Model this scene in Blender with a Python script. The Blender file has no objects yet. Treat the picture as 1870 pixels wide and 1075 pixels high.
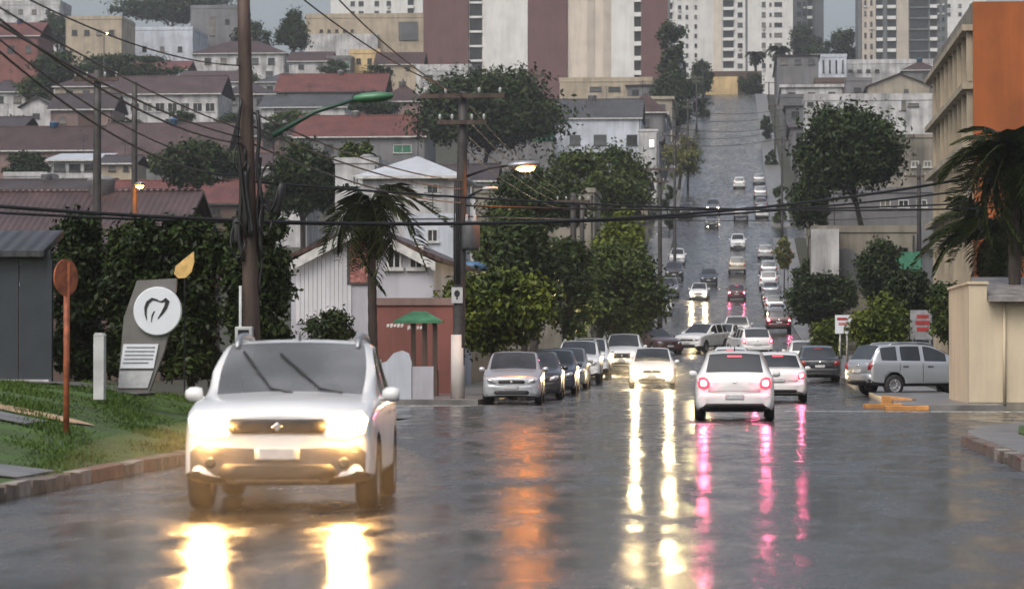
import bpy, bmesh, math, random
import numpy as np
from mathutils import Vector, Matrix
from mathutils.bvhtree import BVHTree

R = math.radians
SC = bpy.context.scene
COL = SC.collection
rng = random.Random(7)

# ------------------------------------------------------------------ camera
FPX, CX, CY = 5200.0, 935.0, 537.5          # focal length and centre in pixels of the 1870 px wide photograph
EYE = Vector((0, 0, 1.45))
PITCH, YAW = math.atan(105.5 / FPX), math.atan(408 / FPX)
cam = bpy.data.cameras.new('camera')
cam.sensor_width = 36
cam.lens = 36 * FPX / 1870
cam.clip_start, cam.clip_end = 0.5, 6000
cam.dof.use_dof = True
cam.dof.focus_distance = 78
cam.dof.aperture_fstop = 3.2
camo = bpy.data.objects.new('camera', cam)
COL.objects.link(camo)
camo.location = EYE
camo.rotation_euler = (R(90) + PITCH, 0, YAW)
SC.camera = camo
RM = camo.rotation_euler.to_matrix()

# ------------------------------------------------------------------ sky, sun, exposure
SUN_EL, SUN_AZ = R(52), R(205)               # overcast: a broad soft sun behind the camera
w = bpy.data.worlds.new('World')
SC.world = w
w.use_nodes = True
nt = w.node_tree
bg = nt.nodes['Background']
sky = nt.nodes.new('ShaderNodeTexSky')
sky.sky_type = 'NISHITA'
sky.sun_disc = False
sky.sun_elevation, sky.sun_rotation = SUN_EL, SUN_AZ
sky.air_density, sky.dust_density, sky.ozone_density = 1.0, 6.0, 1.0
hs = nt.nodes.new('ShaderNodeHueSaturation')
hs.inputs['Saturation'].default_value = 0.62
nt.links.new(sky.outputs[0], hs.inputs['Color'])
nt.links.new(hs.outputs[0], bg.inputs['Color'])
bg.inputs['Strength'].default_value = 0.15
sl = bpy.data.lights.new('sun', 'SUN')
sl.energy, sl.angle, sl.color = 0.7, R(35), (1.0, 0.97, 0.93)
so = bpy.data.objects.new('sun', sl)
COL.objects.link(so)
so.rotation_euler = (R(90) - SUN_EL, 0, math.pi - SUN_AZ)
SC.view_settings.view_transform = 'Standard'
SC.view_settings.look = 'None'
SC.view_settings.gamma = 1
SC.view_settings.use_curve_mapping = False
SC.view_settings.exposure = 0.2
cy = SC.cycles
cy.max_bounces, cy.diffuse_bounces, cy.glossy_bounces = 5, 2, 3
cy.transmission_bounces, cy.transparent_max_bounces, cy.volume_bounces = 3, 8, 0
cy.caustics_reflective = cy.caustics_refractive = False
cy.use_denoising = True
cy.sample_clamp_indirect = 6.0

# ------------------------------------------------------------------ geometry helpers
def P(u, v, y):
    """world point seen at photo pixel (u, v) at distance y down the street"""
    d = RM @ Vector(((u - CX) / FPX, (CY - v) / FPX, -1))
    return EYE + d * (y / d.y)

def PXs(y):                                   # photo pixels per metre at distance y
    return FPX / y

ZY = [(-200, 0), (90, 0), (119, .3), (160, 1.2), (200, 2.6), (240, 4.6), (280, 8.0), (310, 12.0), (347, 17.2),
      (480, 37.0), (612, 56.6), (650, 60.2), (720, 63), (900, 70), (1300, 74), (5000, 78)]
_ys = np.arange(-200, 5000, 2.0)
_zs = np.interp(_ys, [a for a, b in ZY], [b for a, b in ZY])
_k = np.hanning(19); _k /= _k.sum()
_zp = np.concatenate([np.full(9, _zs[0]), _zs, np.full(9, _zs[-1])])
_zs = np.convolve(_zp, _k, 'valid')
def zr(y):
    return float(np.interp(y, _ys, _zs))
def sstep(a, b, t):
    t = max(0.0, min(1.0, (t - a) / (b - a)))
    return t * t * (3 - 2 * t)
KL, KR = -7.15, 4.3                            # kerbs of the street
def zg(x, y):
    z = zr(y)
    if x < KL - .2:                           # the raised lot before the left side street
        z += 0.85 * sstep(KL - .2, KL - 6.5, x) * (1 - sstep(57, 62, y))
    return z
def yfv(v, lo=10, hi=640):
    """distance at which the street surface is seen at photo row v"""
    for _ in range(50):
        m = (lo + hi) / 2
        vv = 643 - (zr(m) - EYE.z) * FPX / m
        if vv > v: lo = m
        else: hi = m
    return (lo + hi) / 2

# ------------------------------------------------------------------ objects
def link(o, parent=None):
    COL.objects.link(o)
    if parent is not None:
        o.parent = parent
    return o
def tag(o, label=None, cat=None, group=None, kind=None):
    if label: o['label'] = label
    if cat: o['category'] = cat
    if group: o['group'] = group
    if kind: o['kind'] = kind
    return o
def thing(name, label, cat, loc=(0, 0, 0), rz=0, group=None):
    o = bpy.data.objects.new(name, None)
    o.empty_display_size = .2
    link(o)
    o.location = loc
    o.rotation_euler = (0, 0, rz)
    return tag(o, label, cat, group)
def mesh_from(name, verts, faces, mats, mi=None, smooth=False):
    me = bpy.data.meshes.new(name)
    me.from_pydata([tuple(v) for v in verts], [], faces)
    for m in (mats if isinstance(mats, (list, tuple)) else [mats]):
        me.materials.append(m)
    if mi is not None:
        me.polygons.foreach_set('material_index', mi)
    if smooth:
        me.polygons.foreach_set('use_smooth', [True] * len(faces))
    me.update()
    return me

class MB:
    """collects simple shapes and links them as one mesh object"""
    def __init__(s):
        s.v, s.f, s.m = [], [], []
        s.mi = 0
        s.smooth = False
    def quad(s, *p):
        n = len(s.v)
        s.v += [tuple(q) for q in p]
        s.f.append(tuple(range(n, n + len(p)))); s.m.append(s.mi)
        return s
    def box(s, x0, y0, z0, x1, y1, z1, mat=None):
        n = len(s.v)
        c = [(x, y, z) for z in (z0, z1) for x, y in ((x0, y0), (x1, y0), (x1, y1), (x0, y1))]
        if mat is not None:
            c = [tuple(mat @ Vector(q)) for q in c]
        s.v += c
        for q in ((3, 2, 1, 0), (4, 5, 6, 7), (0, 1, 5, 4), (1, 2, 6, 5), (2, 3, 7, 6), (3, 0, 4, 7)):
            s.f.append(tuple(n + i for i in q)); s.m.append(s.mi)
        return s
    def cbox(s, c, sx, sy, sz, rot=None):
        m = Matrix.Translation(c)
        if rot is not None: m = m @ rot
        return s.box(-sx / 2, -sy / 2, -sz / 2, sx / 2, sy / 2, sz / 2, m)
    def prism(s, poly, axis, a, b):
        """extrude a 2-D polygon along an axis ('x','y','z') from a to b"""
        def co(p, t):
            return (t, p[0], p[1]) if axis == 'x' else (p[0], t, p[1]) if axis == 'y' else (p[0], p[1], t)
        n = len(s.v); k = len(poly)
        s.v += [co(p, a) for p in poly] + [co(p, b) for p in poly]
        s.f.append(tuple(n + i for i in range(k))); s.m.append(s.mi)
        s.f.append(tuple(n + k + i for i in reversed(range(k)))); s.m.append(s.mi)
        for i in range(k):
            j = (i + 1) % k
            s.f.append((n + j, n + i, n + k + i, n + k + j)); s.m.append(s.mi)
        return s
    def tube(s, pts, rad, seg=8, cap=True):
        pts = [Vector(p) for p in pts]
        if not isinstance(rad, (list, tuple)): rad = [rad] * len(pts)
        n = len(s.v)
        for i, p in enumerate(pts):
            t = (pts[min(i + 1, len(pts) - 1)] - pts[max(i - 1, 0)]).normalized()
            a = t.orthogonal().normalized() if abs(t.z) > .99 else t.cross(Vector((0, 0, 1))).normalized()
            b = t.cross(a)
            for k in range(seg):
                q = 2 * math.pi * k / seg
                s.v.append(tuple(p + (a * math.cos(q) + b * math.sin(q)) * rad[i]))
        for i in range(len(pts) - 1):
            for k in range(seg):
                k2 = (k + 1) % seg
                s.f.append((n + i * seg + k, n + i * seg + k2, n + (i + 1) * seg + k2, n + (i + 1) * seg + k)); s.m.append(s.mi)
        if cap:
            s.f.append(tuple(n + k for k in reversed(range(seg)))); s.m.append(s.mi)
            e = n + (len(pts) - 1) * seg
            s.f.append(tuple(e + k for k in range(seg))); s.m.append(s.mi)
        return s
    def lathe(s, prof, seg=16, mat=None):
        n = len(s.v)
        for r, z in prof:
            for k in range(seg):
                q = 2 * math.pi * k / seg
                c = Vector((r * math.cos(q), r * math.sin(q), z))
                s.v.append(tuple(mat @ c if mat is not None else c))
        for i in range(len(prof) - 1):
            for k in range(seg):
                k2 = (k + 1) % seg
                s.f.append((n + i * seg + k, n + i * seg + k2, n + (i + 1) * seg + k2, n + (i + 1) * seg + k)); s.m.append(s.mi)
        return s
    def mesh(s, name, mats):
        me = mesh_from(name, s.v, s.f, mats, s.m, s.smooth)
        return me
    def build(s, name, mats, parent=None, smooth=False, bevel=0):
        s.smooth = smooth
        o = bpy.data.objects.new(name, s.mesh(name, mats))
        link(o, parent)
        if bevel:
            b = o.modifiers.new('bevel', 'BEVEL'); b.width = bevel; b.segments = 2; b.limit_method = 'ANGLE'
        return o
def put(name, me, parent=None, loc=None, rz=0):
    o = bpy.data.objects.new(name, me)
    link(o, parent)
    if loc is not None: o.location = loc
    if rz: o.rotation_euler = (0, 0, rz)
    return o

# ------------------------------------------------------------------ materials
_mats = {}
def nodes(m):
    m.use_nodes = True
    t = m.node_tree
    return t, t.nodes['Principled BSDF']
def ramp(t, a, b, p0=.35, p1=.65):
    r = t.nodes.new('ShaderNodeValToRGB')
    r.color_ramp.elements[0].position, r.color_ramp.elements[1].position = p0, p1
    r.color_ramp.elements[0].color = (*a, 1); r.color_ramp.elements[1].color = (*b, 1)
    return r
def noise(t, scale, detail=4, co=None, rough=.55):
    n = t.nodes.new('ShaderNodeTexNoise')
    n.inputs['Scale'].default_value = scale
    n.inputs['Detail'].default_value = detail
    n.inputs['Roughness'].default_value = rough
    if co is not None: t.links.new(co, n.inputs['Vector'])
    return n
def coords(t, sc=(1, 1, 1), kind='Object', rot=(0, 0, 0)):
    c = t.nodes.new('ShaderNodeTexCoord')
    mp = t.nodes.new('ShaderNodeMapping')
    mp.inputs['Scale'].default_value = sc
    mp.inputs['Rotation'].default_value = rot
    t.links.new(c.outputs[kind], mp.inputs['Vector'])
    return mp.outputs[0]
def bump(t, b, h, strength, dist=.02):
    n = t.nodes.new('ShaderNodeBump')
    n.inputs['Strength'].default_value = strength
    n.inputs['Distance'].default_value = dist
    t.links.new(h, n.inputs['Height'])
    t.links.new(n.outputs[0], b.inputs['Normal'])
    return n
def sc3(c, k): return tuple(min(1, x * k) for x in c)
def mat(name, col, rough=.6, metal=0, var=.25, scale=3.0, bmp=.15, spec=.5, coat=0, stretch=(1, 1, 1)):
    """a plain surface with uneven colour, gloss and a fine relief"""
    if name in _mats: return _mats[name]
    m = bpy.data.materials.new(name); _mats[name] = m
    t, b = nodes(m)
    co = coords(t, stretch)
    n = noise(t, scale, 6, co)
    r = ramp(t, sc3(col, 1 - var), sc3(col, 1 + var))
    t.links.new(n.outputs['Fac'], r.inputs[0])
    t.links.new(r.outputs[0], b.inputs['Base Color'])
    b.inputs['Roughness'].default_value = rough
    b.inputs['Metallic'].default_value = metal
    b.inputs['Specular IOR Level'].default_value = spec
    if coat:
        b.inputs['Coat Weight'].default_value = coat
        b.inputs['Coat Roughness'].default_value = .08
    if bmp:
        n2 = noise(t, scale * 9, 3, co)
        bump(t, b, n2.outputs['Fac'], bmp)
    return m
def plaster(name, col, stain=.35, rough=.75):
    """painted render with rain streaks running down it"""
    if name in _mats: return _mats[name]
    m = bpy.data.materials.new(name); _mats[name] = m
    t, b = nodes(m)
    co = coords(t, (1.1, 1.1, .12)); c2 = coords(t)
    n1, n2 = noise(t, 1.0, 7, co, .65), noise(t, .35, 5, c2)
    mul = t.nodes.new('ShaderNodeMath'); mul.operation = 'MULTIPLY'
    t.links.new(n1.outputs['Fac'], mul.inputs[0]); t.links.new(n2.outputs['Fac'], mul.inputs[1])
    r = ramp(t, sc3(col, 1 - stain), sc3(col, 1.06), .14, .32)
    t.links.new(mul.outputs[0], r.inputs[0])
    t.links.new(r.outputs[0], b.inputs['Base Color'])
    b.inputs['Roughness'].default_value = rough
    n3 = noise(t, 14, 3, c2)
    bump(t, b, n3.outputs['Fac'], .2)
    return m
def tiles(name, col, axis='x', pitch=.28):
    """clay pan tiles: rows of ribs, each tile a little different"""
    if name in _mats: return _mats[name]
    m = bpy.data.materials.new(name); _mats[name] = m
    t, b = nodes(m)
    co = coords(t)
    wv = t.nodes.new('ShaderNodeTexWave')
    wv.bands_direction = 'X' if axis == 'x' else 'Y'
    wv.inputs['Scale'].default_value = 1 / pitch / 3.2
    wv.inputs['Distortion'].default_value = .6
    t.links.new(co, wv.inputs['Vector'])
    n1, n2 = noise(t, .5, 6, co, .7), noise(t, 5, 3, co)
    r = ramp(t, sc3(col, .55), sc3(col, 1.25), .33, .68)
    mx = t.nodes.new('ShaderNodeMath'); mx.operation = 'ADD'
    ml = t.nodes.new('ShaderNodeMath'); ml.operation = 'MULTIPLY'; ml.inputs[1].default_value = .35
    sb = t.nodes.new('ShaderNodeMath'); sb.operation = 'SUBTRACT'; sb.inputs[1].default_value = .17
    t.links.new(n2.outputs['Fac'], ml.inputs[0]); t.links.new(ml.outputs[0], sb.inputs[0])
    t.links.new(n1.outputs['Fac'], mx.inputs[0]); t.links.new(sb.outputs[0], mx.inputs[1])
    t.links.new(mx.outputs[0], r.inputs[0])
    t.links.new(r.outputs[0], b.inputs['Base Color'])
    b.inputs['Roughness'].default_value = .42
    bump(t, b, wv.outputs['Fac'], .7, .05)
    return m
def glass(name, col=(.03, .035, .04), rough=.06):
    if name in _mats: return _mats[name]
    m = bpy.data.materials.new(name); _mats[name] = m
    t, b = nodes(m)
    co = coords(t)
    n = noise(t, 60, 2, co)
    r = ramp(t, sc3(col, .7), sc3(col, 1.4))
    n0 = noise(t, .8, 2, co)
    t.links.new(n0.outputs['Fac'], r.inputs[0]); t.links.new(r.outputs[0], b.inputs['Base Color'])
    b.inputs['Roughness'].default_value = rough
    b.inputs['IOR'].default_value = 1.5
    bump(t, b, n.outputs['Fac'], .12, .004)
    return m
def emit(name, col, strength, base=(.8, .8, .8)):
    """a lit lamp lens"""
    if name in _mats: return _mats[name]
    m = bpy.data.materials.new(name); _mats[name] = m
    t, b = nodes(m)
    co = coords(t)
    n = noise(t, 25, 2, co)
    r = ramp(t, sc3(base, .8), base)
    t.links.new(n.outputs['Fac'], r.inputs[0]); t.links.new(r.outputs[0], b.inputs['Base Color'])
    b.inputs['Roughness'].default_value = .15
    b.inputs['Emission Color'].default_value = (*col, 1)
    b.inputs['Emission Strength'].default_value = strength
    return m
def leafmat(name, dark, light, rough=.45):
    if name in _mats: return _mats[name]
    m = bpy.data.materials.new(name); _mats[name] = m
    t, b = nodes(m)
    g = t.nodes.new('ShaderNodeNewGeometry')
    r = ramp(t, dark, light, .05, .95)
    n = noise(t, .35, 3, coords(t))
    ad = t.nodes.new('ShaderNodeMath'); ad.operation = 'MULTIPLY_ADD'
    ad.inputs[1].default_value = .5; 
    ml = t.nodes.new('ShaderNodeMath'); ml.operation = 'MULTIPLY_ADD'; ml.inputs[1].default_value = 1.6; ml.inputs[2].default_value = -.55
    t.links.new(n.outputs['Fac'], ml.inputs[0])
    t.links.new(g.outputs['Random Per Island'], ad.inputs[0]); t.links.new(ml.outputs[0], ad.inputs[2])
    t.links.new(ad.outputs[0], r.inputs[0])
    t.links.new(r.outputs[0], b.inputs['Base Color'])
    b.inputs['Roughness'].default_value = rough
    b.inputs['Specular IOR Level'].default_value = .18
    return m

def wet_road(name):
    if name in _mats: return _mats[name]
    m = bpy.data.materials.new(name); _mats[name] = m
    t, b = nodes(m)
    co = coords(t); cs = coords(t, (1, .22, 1)); ct = coords(t, (1.0, .32, 1)); cr = coords(t, (.5, 1.0, 1))
    n1, n2, n3 = noise(t, .35, 6, cs), noise(t, 1.7, 7, ct, .68), noise(t, 45, 3, co)
    n4 = noise(t, 5.0, 4, cr, .6)
    r = ramp(t, (.008, .0085, .0095), (.055, .054, .052), .34, .66)
    mx = t.nodes.new('ShaderNodeMix'); mx.data_type = 'FLOAT'; mx.inputs[0].default_value = .65
    t.links.new(n1.outputs['Fac'], mx.inputs[2]); t.links.new(n2.outputs['Fac'], mx.inputs[3])
    t.links.new(mx.outputs[0], r.inputs[0])
    t.links.new(r.outputs[0], b.inputs['Base Color'])
    rr = t.nodes.new('ShaderNodeMapRange')
    rr.inputs['From Min'].default_value, rr.inputs['From Max'].default_value = .42, .60
    rr.inputs['To Min'].default_value, rr.inputs['To Max'].default_value = .07, .36
    t.links.new(mx.outputs[0], rr.inputs['Value'])
    t.links.new(rr.outputs[0], b.inputs['Roughness'])
    b.inputs['IOR'].default_value = 1.55
    ml = t.nodes.new('ShaderNodeMath'); ml.operation = 'MULTIPLY'; ml.inputs[1].default_value = .12
    t.links.new(n3.outputs['Fac'], ml.inputs[0])
    ad = t.nodes.new('ShaderNodeMath'); ad.operation = 'ADD'
    t.links.new(n4.outputs['Fac'], ad.inputs[0]); t.links.new(ml.outputs[0], ad.inputs[1])
    bump(t, b, ad.outputs[0], .45, .03)
    return m
def grassmat(name, a, bb):
    if name in _mats: return _mats[name]
    m = bpy.data.materials.new(name); _mats[name] = m
    t, b = nodes(m)
    co = coords(t)
    n1, n2 = noise(t, .8, 6, co, .7), noise(t, 30, 3, co)
    r = ramp(t, a, bb)
    t.links.new(n1.outputs['Fac'], r.inputs[0]); t.links.new(r.outputs[0], b.inputs['Base Color'])
    b.inputs['Roughness'].default_value = .7
    bump(t, b, n2.outputs['Fac'], .6, .05)
    return m

ROAD = wet_road('wet asphalt')
PAVE = mat('wet concrete paving', (.16, .155, .15), .35, var=.35, scale=1.2, bmp=.3)
KERB = mat('weathered kerb stone', (.13, .105, .085), .55, var=.5, scale=5, bmp=.5)
SOIL = grassmat('ground of scrub and soil', (.018, .028, .012), (.06, .052, .034))
TURF = grassmat('wet turf', (.038, .055, .014), (.06, .125, .014))
WHITE = plaster('white render', (.72, .72, .70))
BARK = mat('bark', (.04, .03, .024), .8, var=.4, scale=6, bmp=.6, stretch=(1, 1, .25))
DARKM = mat('dark metal', (.03, .03, .032), .4, .5, scale=5)
STEEL = mat('galvanised steel', (.35, .36, .37), .4, .7, scale=5)
CABLE = mat('black cable sheath', (.012, .012, .013), .5)
PANE = glass('window pane')

# ------------------------------------------------------------------ ground
def sheet(name, fn, xs, ys, m, parent=None):
    xs, ys = list(xs), list(ys)
    vs = [fn(x, y) for y in ys for x in xs]
    n = len(xs)
    fs = [(j * n + i, j * n + i + 1, (j + 1) * n + i + 1, (j + 1) * n + i) for j in range(len(ys) - 1) for i in range(n - 1)]
    return put(name, mesh_from(name, vs, fs, m, smooth=True), parent)
YS = list(range(-40, 60, 2)) + list(range(60, 700, 4)) + list(range(700, 1400, 25)) + list(range(1400, 5001, 300))
XS = [-2500, -1200, -600, -400, -320, -260, -210] + list(range(-180, -16, 9)) + [-14, -12, -10, -9, -8, KL - .2, KL, -4, 0, KR, 6, 8, 10, 14, 18, 24] + list(range(32, 110, 10)) + [130, 170, 230, 320, 600, 1200, 2500]
tag(sheet('terrain', lambda x, y: (x, y, zg(x, y) - .05), XS, YS, SOIL), kind='structure')
def strip(name, x0, x1, y0, y1, dz, m, dy=4.0, nx=6, wob=0):
    ys = list(np.arange(y0, y1, dy)) + [y1]
    return tag(sheet(name, lambda x, y: (x, y, zg(x, y) + dz), np.linspace(x0, x1, nx), ys, m), kind='structure')
strip('road', KL, KR, -30, 640, 0.0, ROAD, 2.0, 12)
strip('side_road', -160, KL + .01, 62.5, 77.5, -.006, ROAD, 2.5, 30)
strip('side_road', KR - .01, 130, 43, 71.5, -.006, ROAD, 2.5, 24)
strip('side_road', -200, KL + .01, 158, 170, -.006, ROAD, 2.5, 30)
strip('side_road', KR - .01, 130, 158, 170, -.006, ROAD, 2.5, 24)
strip('side_road', -260, KL + .01, 328, 340, -.006, ROAD, 3, 30)
strip('side_road', KR - .01, 130, 328, 340, -.006, ROAD, 3, 24)
def pavement(x0, x1, y0, y1, m=PAVE):
    """raised pavement with a kerb face on every side"""
    ys = list(np.arange(y0, y1, 3.0)) + [y1]
    mb = MB()
    for a, b in zip(ys, ys[1:]):
        za, zb = zr(a), zr(b)
        mb.quad((x0, a, za + .13), (x1, a, za + .13), (x1, b, zb + .13), (x0, b, zb + .13))
        mb.quad((x1, a, za - .2), (x1, b, zb - .2), (x1, b, zb + .13), (x1, a, za + .13))
        mb.quad((x0, a, za - .2), (x0, b, zb - .2), (x0, b, zb + .13), (x0, a, za + .13))
    for y in (y0, y1):
        z = zr(y); mb.quad((x0, y, z - .2), (x1, y, z - .2), (x1, y, z + .13), (x0, y, z + .13))
    return tag(mb.build('pavement', m), kind='structure')
for a, b in ((79, 157), (171, 327), (341, 636)):
    pavement(KL - 2.6, KL, a, b)
for a, b in ((72, 157), (171, 327), (341, 636)):
    pavement(KR, KR + 2.4, a, b)

# ================================================================== vehicles
def paint(name, col, metal=0.0):
    return mat('car paint ' + name, col, .32, metal, var=.05, scale=1.5, bmp=0, coat=.8)
CP = dict(white=paint('white', (.74, .74, .73)), silver=paint('silver', (.46, .48, .50), .55), grey=paint('grey', (.17, .18, .19), .4),
          black=paint('black', (.018, .019, .021)), navy=paint('navy', (.025, .032, .05)), maroon=paint('maroon', (.07, .022, .022)),
          red=paint('red', (.30, .02, .02)), lightgrey=paint('light grey', (.42, .43, .44), .2), beige=paint('beige', (.42, .38, .30), .2))
CGLASS = glass('car window tint', (.035, .04, .045), .05)
TRIM = mat('black plastic trim', (.022, .022, .023), .5, scale=12)
TYRE = mat('tyre rubber', (.018, .018, .018), .6, scale=20, bmp=.4)
RIM = mat('alloy rim', (.38, .38, .39), .35, .8, var=.15, scale=9)
PLATE = mat('number plate', (.50, .51, .52), .45, var=.12, scale=9)
CHROME = mat('chrome', (.70, .70, .72), .12, .95, var=.05)
HEAD_OFF = glass('headlamp lens unlit', (.45, .46, .48), .08)
TAIL_OFF = mat('tail lamp lens unlit', (.30, .02, .02), .15, var=.2, scale=20, coat=.6)
HEAD_ON = emit('headlamp lit', (1.0, .73, .37), 7000)
HEAD_NEAR = emit('headlamp lit full beam', (1.0, .50, .14), 1500)
HEAD_DIM = emit('headlamp lit low', (1.0, .86, .66), 200)
HEAD_LENS = emit('headlamp lens aglow', (1.0, .72, .36), 9)
SEAM = mat('panel gap', (.02, .02, .02), .7)
TAIL_ON = emit('brake lamp lit', (1.0, .13, .28), 330, (.6, .05, .05))
TAIL_LENS = emit('tail lamp lens aglow', (1.0, .10, .16), 1.1, (.6, .05, .05))
TAIL_DIM = emit('tail lamp lit', (1.0, .06, .12), 40, (.6, .05, .05))
AMBER = emit('indicator lens', (1.0, .42, .06), 2.5, (.7, .3, .05))

#        y     zb    w     zm   belt  w5   z5    w6   z6    w7   z7    z9
HATCH = [(-2.00, .26, .66, .50, .60, .60, .66, .53, .69, .47, .71, .73),
         (-1.93, .20, .82, .50, .70, .74, .76, .64, .79, .58, .80, .83),
         (-1.65, .20, .855, .52, .81, .79, .86, .68, .875, .62, .885, .91),
         (-1.20, .20, .865, .55, .88, .81, .93, .71, .945, .65, .955, .98),
         (-0.86, .20, .865, .56, .91, .81, .96, .74, .985, .68, .995, 1.03),
         (-0.42, .20, .865, .57, .93, .81, .965, .68, 1.22, .62, 1.25, 1.28),
         (0.00, .20, .865, .57, .94, .81, .97, .625, 1.43, .565, 1.475, 1.50),
         (0.30, .20, .865, .57, .94, .81, .975, .62, 1.455, .56, 1.50, 1.525),
         (0.40, .20, .865, .57, .945, .81, .98, .62, 1.455, .56, 1.50, 1.527),
         (1.08, .20, .865, .58, .96, .80, 1.0, .605, 1.43, .55, 1.48, 1.51),
         (1.52, .21, .860, .59, .97, .79, 1.01, .59, 1.38, .54, 1.44, 1.465),
         (1.83, .24, .845, .60, .95, .77, 1.0, .68, 1.03, .62, 1.035, 1.045),
         (1.95, .28, .80, .58, .86, .73, .91, .66, .92, .60, .925, .93),
         (2.00, .36, .70, .56, .76, .64, .81, .56, .82, .50, .825, .83)]
SEDAN = [s if i < 9 else None for i, s in enumerate(HATCH)]
SEDAN = HATCH[:9] + [(0.90, .20, .865, .58, .96, .80, .995, .605, 1.42, .55, 1.47, 1.49),
         (1.12, .20, .865, .58, .965, .80, 1.0, .60, 1.36, .54, 1.41, 1.435),
         (1.62, .20, .86, .59, .97, .79, 1.01, .72, 1.03, .66, 1.04, 1.055),
         (2.05, .24, .83, .60, .96, .75, 1.005, .68, 1.015, .62, 1.02, 1.03),
         (2.17, .28, .78, .58, .86, .71, .93, .64, .94, .58, .945, .95),
         (2.22, .36, .68, .56, .76, .62, .82, .54, .83, .48, .835, .84)]
SUV = [(y, zb, w, zm, b, w5, z5, w6, z6, w7, z7, z9) for (y, zb, w, zm, b, w5, z5, w6, z6, w7, z7, z9) in HATCH[:9]] + [
         (1.05, .20, .865, .58, .955, .80, .99, .64, 1.45, .58, 1.50, 1.525),
         (1.15, .20, .865, .58, .955, .80, .99, .64, 1.45, .58, 1.50, 1.525),
         (1.66, .21, .86, .59, .96, .79, 1.0, .62, 1.41, .57, 1.465, 1.49),
         (1.92, .24, .84, .60, .95, .77, 1.0, .70, 1.02, .64, 1.025, 1.035),
         (1.98, .28, .80, .58, .84, .74, .89, .66, .90, .60, .905, .91),
         (2.02, .36, .70, .56, .72, .65, .78, .56, .79, .50, .795, .80)]
PICK = HATCH[:9] + [(0.95, .20, .865, .58, .95, .81, .985, .62, 1.45, .56, 1.495, 1.515),
         (1.08, .20, .865, .58, .955, .81, .985, .61, 1.42, .55, 1.47, 1.49),
         (1.20, .20, .865, .58, .955, .81, .98, .74, 1.0, .68, 1.005, .99),
         (2.35, .22, .86, .59, .955, .81, .98, .74, 1.0, .68, 1.005, .99),
         (2.50, .26, .84, .58, .90, .78, .95, .72, .96, .66, .965, .96),
         (2.54, .36, .76, .56, .80, .70, .86, .62, .87, .56, .875, .87)]
# (stations, windscreen pairs, side glass pairs, rear glass pairs, axle front, axle rear)
KINDS = {'hatch': (HATCH, (4, 5), (5, 6, 8), (10,), -1.27, 1.24), 'sedan': (SEDAN, (4, 5), (5, 6, 8), (10,), -1.27, 1.30),
         'suv': (SUV, (4, 5), (5, 6, 8, 10), (11,), -1.27, 1.27), 'pickup': (PICK, (4, 5), (5, 6, 8), (10,), -1.27, 1.55)}
NR = 10
def sub_mesh(verts, faces, creases, mats_i, level, cut, cv):
    """subdivide the cage and cut the wheel arches; returns an evaluated mesh"""
    me = bpy.data.meshes.new('cage')
    me.from_pydata(verts, [], faces)
    for i in range(6): me.materials.append(None)
    me.polygons.foreach_set('material_index', mats_i)
    at = me.attributes.new('crease_edge', 'FLOAT', 'EDGE')
    at.data.foreach_set('value', [creases.get(tuple(sorted(e.vertices)), 0.0) for e in me.edges])
    at = me.attributes.new('crease_vert', 'FLOAT', 'POINT'); at.data.foreach_set('value', cv)
    bm = bmesh.new(); bm.from_mesh(me); bmesh.ops.recalc_face_normals(bm, faces=bm.faces); bm.to_mesh(me); bm.free()
    o = bpy.data.objects.new('cage', me); COL.objects.link(o)
    s = o.modifiers.new('s', 'SUBSURF'); s.levels = s.render_levels = level
    cutters = []
    for (x0, x1, y, z, r) in cut:
        mb = MB(); mb.mi = 4
        mb.lathe([(0, x0), (r, x0), (r, x1), (0, x1)], 28, Matrix.Translation((0, y, z)) @ Matrix.Rotation(R(90), 4, 'Y'))
        cme = mesh_from('cut', mb.v, mb.f, [None] * 6, mb.m)
        b2 = bmesh.new(); b2.from_mesh(cme); bmesh.ops.remove_doubles(b2, verts=b2.verts, dist=1e-5)
        bmesh.ops.recalc_face_normals(b2, faces=b2.faces); b2.to_mesh(cme); b2.free()
        c = bpy.data.objects.new('cut', cme); COL.objects.link(c); cutters.append(c)
        bo = o.modifiers.new('b', 'BOOLEAN'); bo.operation = 'DIFFERENCE'; bo.object = c; bo.solver = 'EXACT'
    bpy.context.view_layer.update()
    dg = bpy.context.evaluated_depsgraph_get()
    ev = bpy.data.meshes.new_from_object(o.evaluated_get(dg))
    for q in cutters + [o]: bpy.data.objects.remove(q)
    return ev
def split_faces(me, name, faces, mats, mi=None):
    idx = {}; vs = []; fs = []
    for p in faces:
        f = []
        for v in p.vertices:
            if v not in idx:
                idx[v] = len(vs); vs.append(me.vertices[v].co.copy())
            f.append(idx[v])
        fs.append(f)
    r = mesh_from(name, vs, fs, mats, mi, smooth=True)
    return r
def islands(me, faces):
    v2f = {}
    for p in faces:
        for v in p.vertices: v2f.setdefault(v, []).append(p)
    seen = set(); out = []
    for p in faces:
        if p.index in seen: continue
        st = [p]; seen.add(p.index); isl = []
        while st:
            q = st.pop(); isl.append(q)
            for v in q.vertices:
                for n in v2f[v]:
                    if n.index not in seen: seen.add(n.index); st.append(n)
        out.append(isl)
    return out
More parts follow.
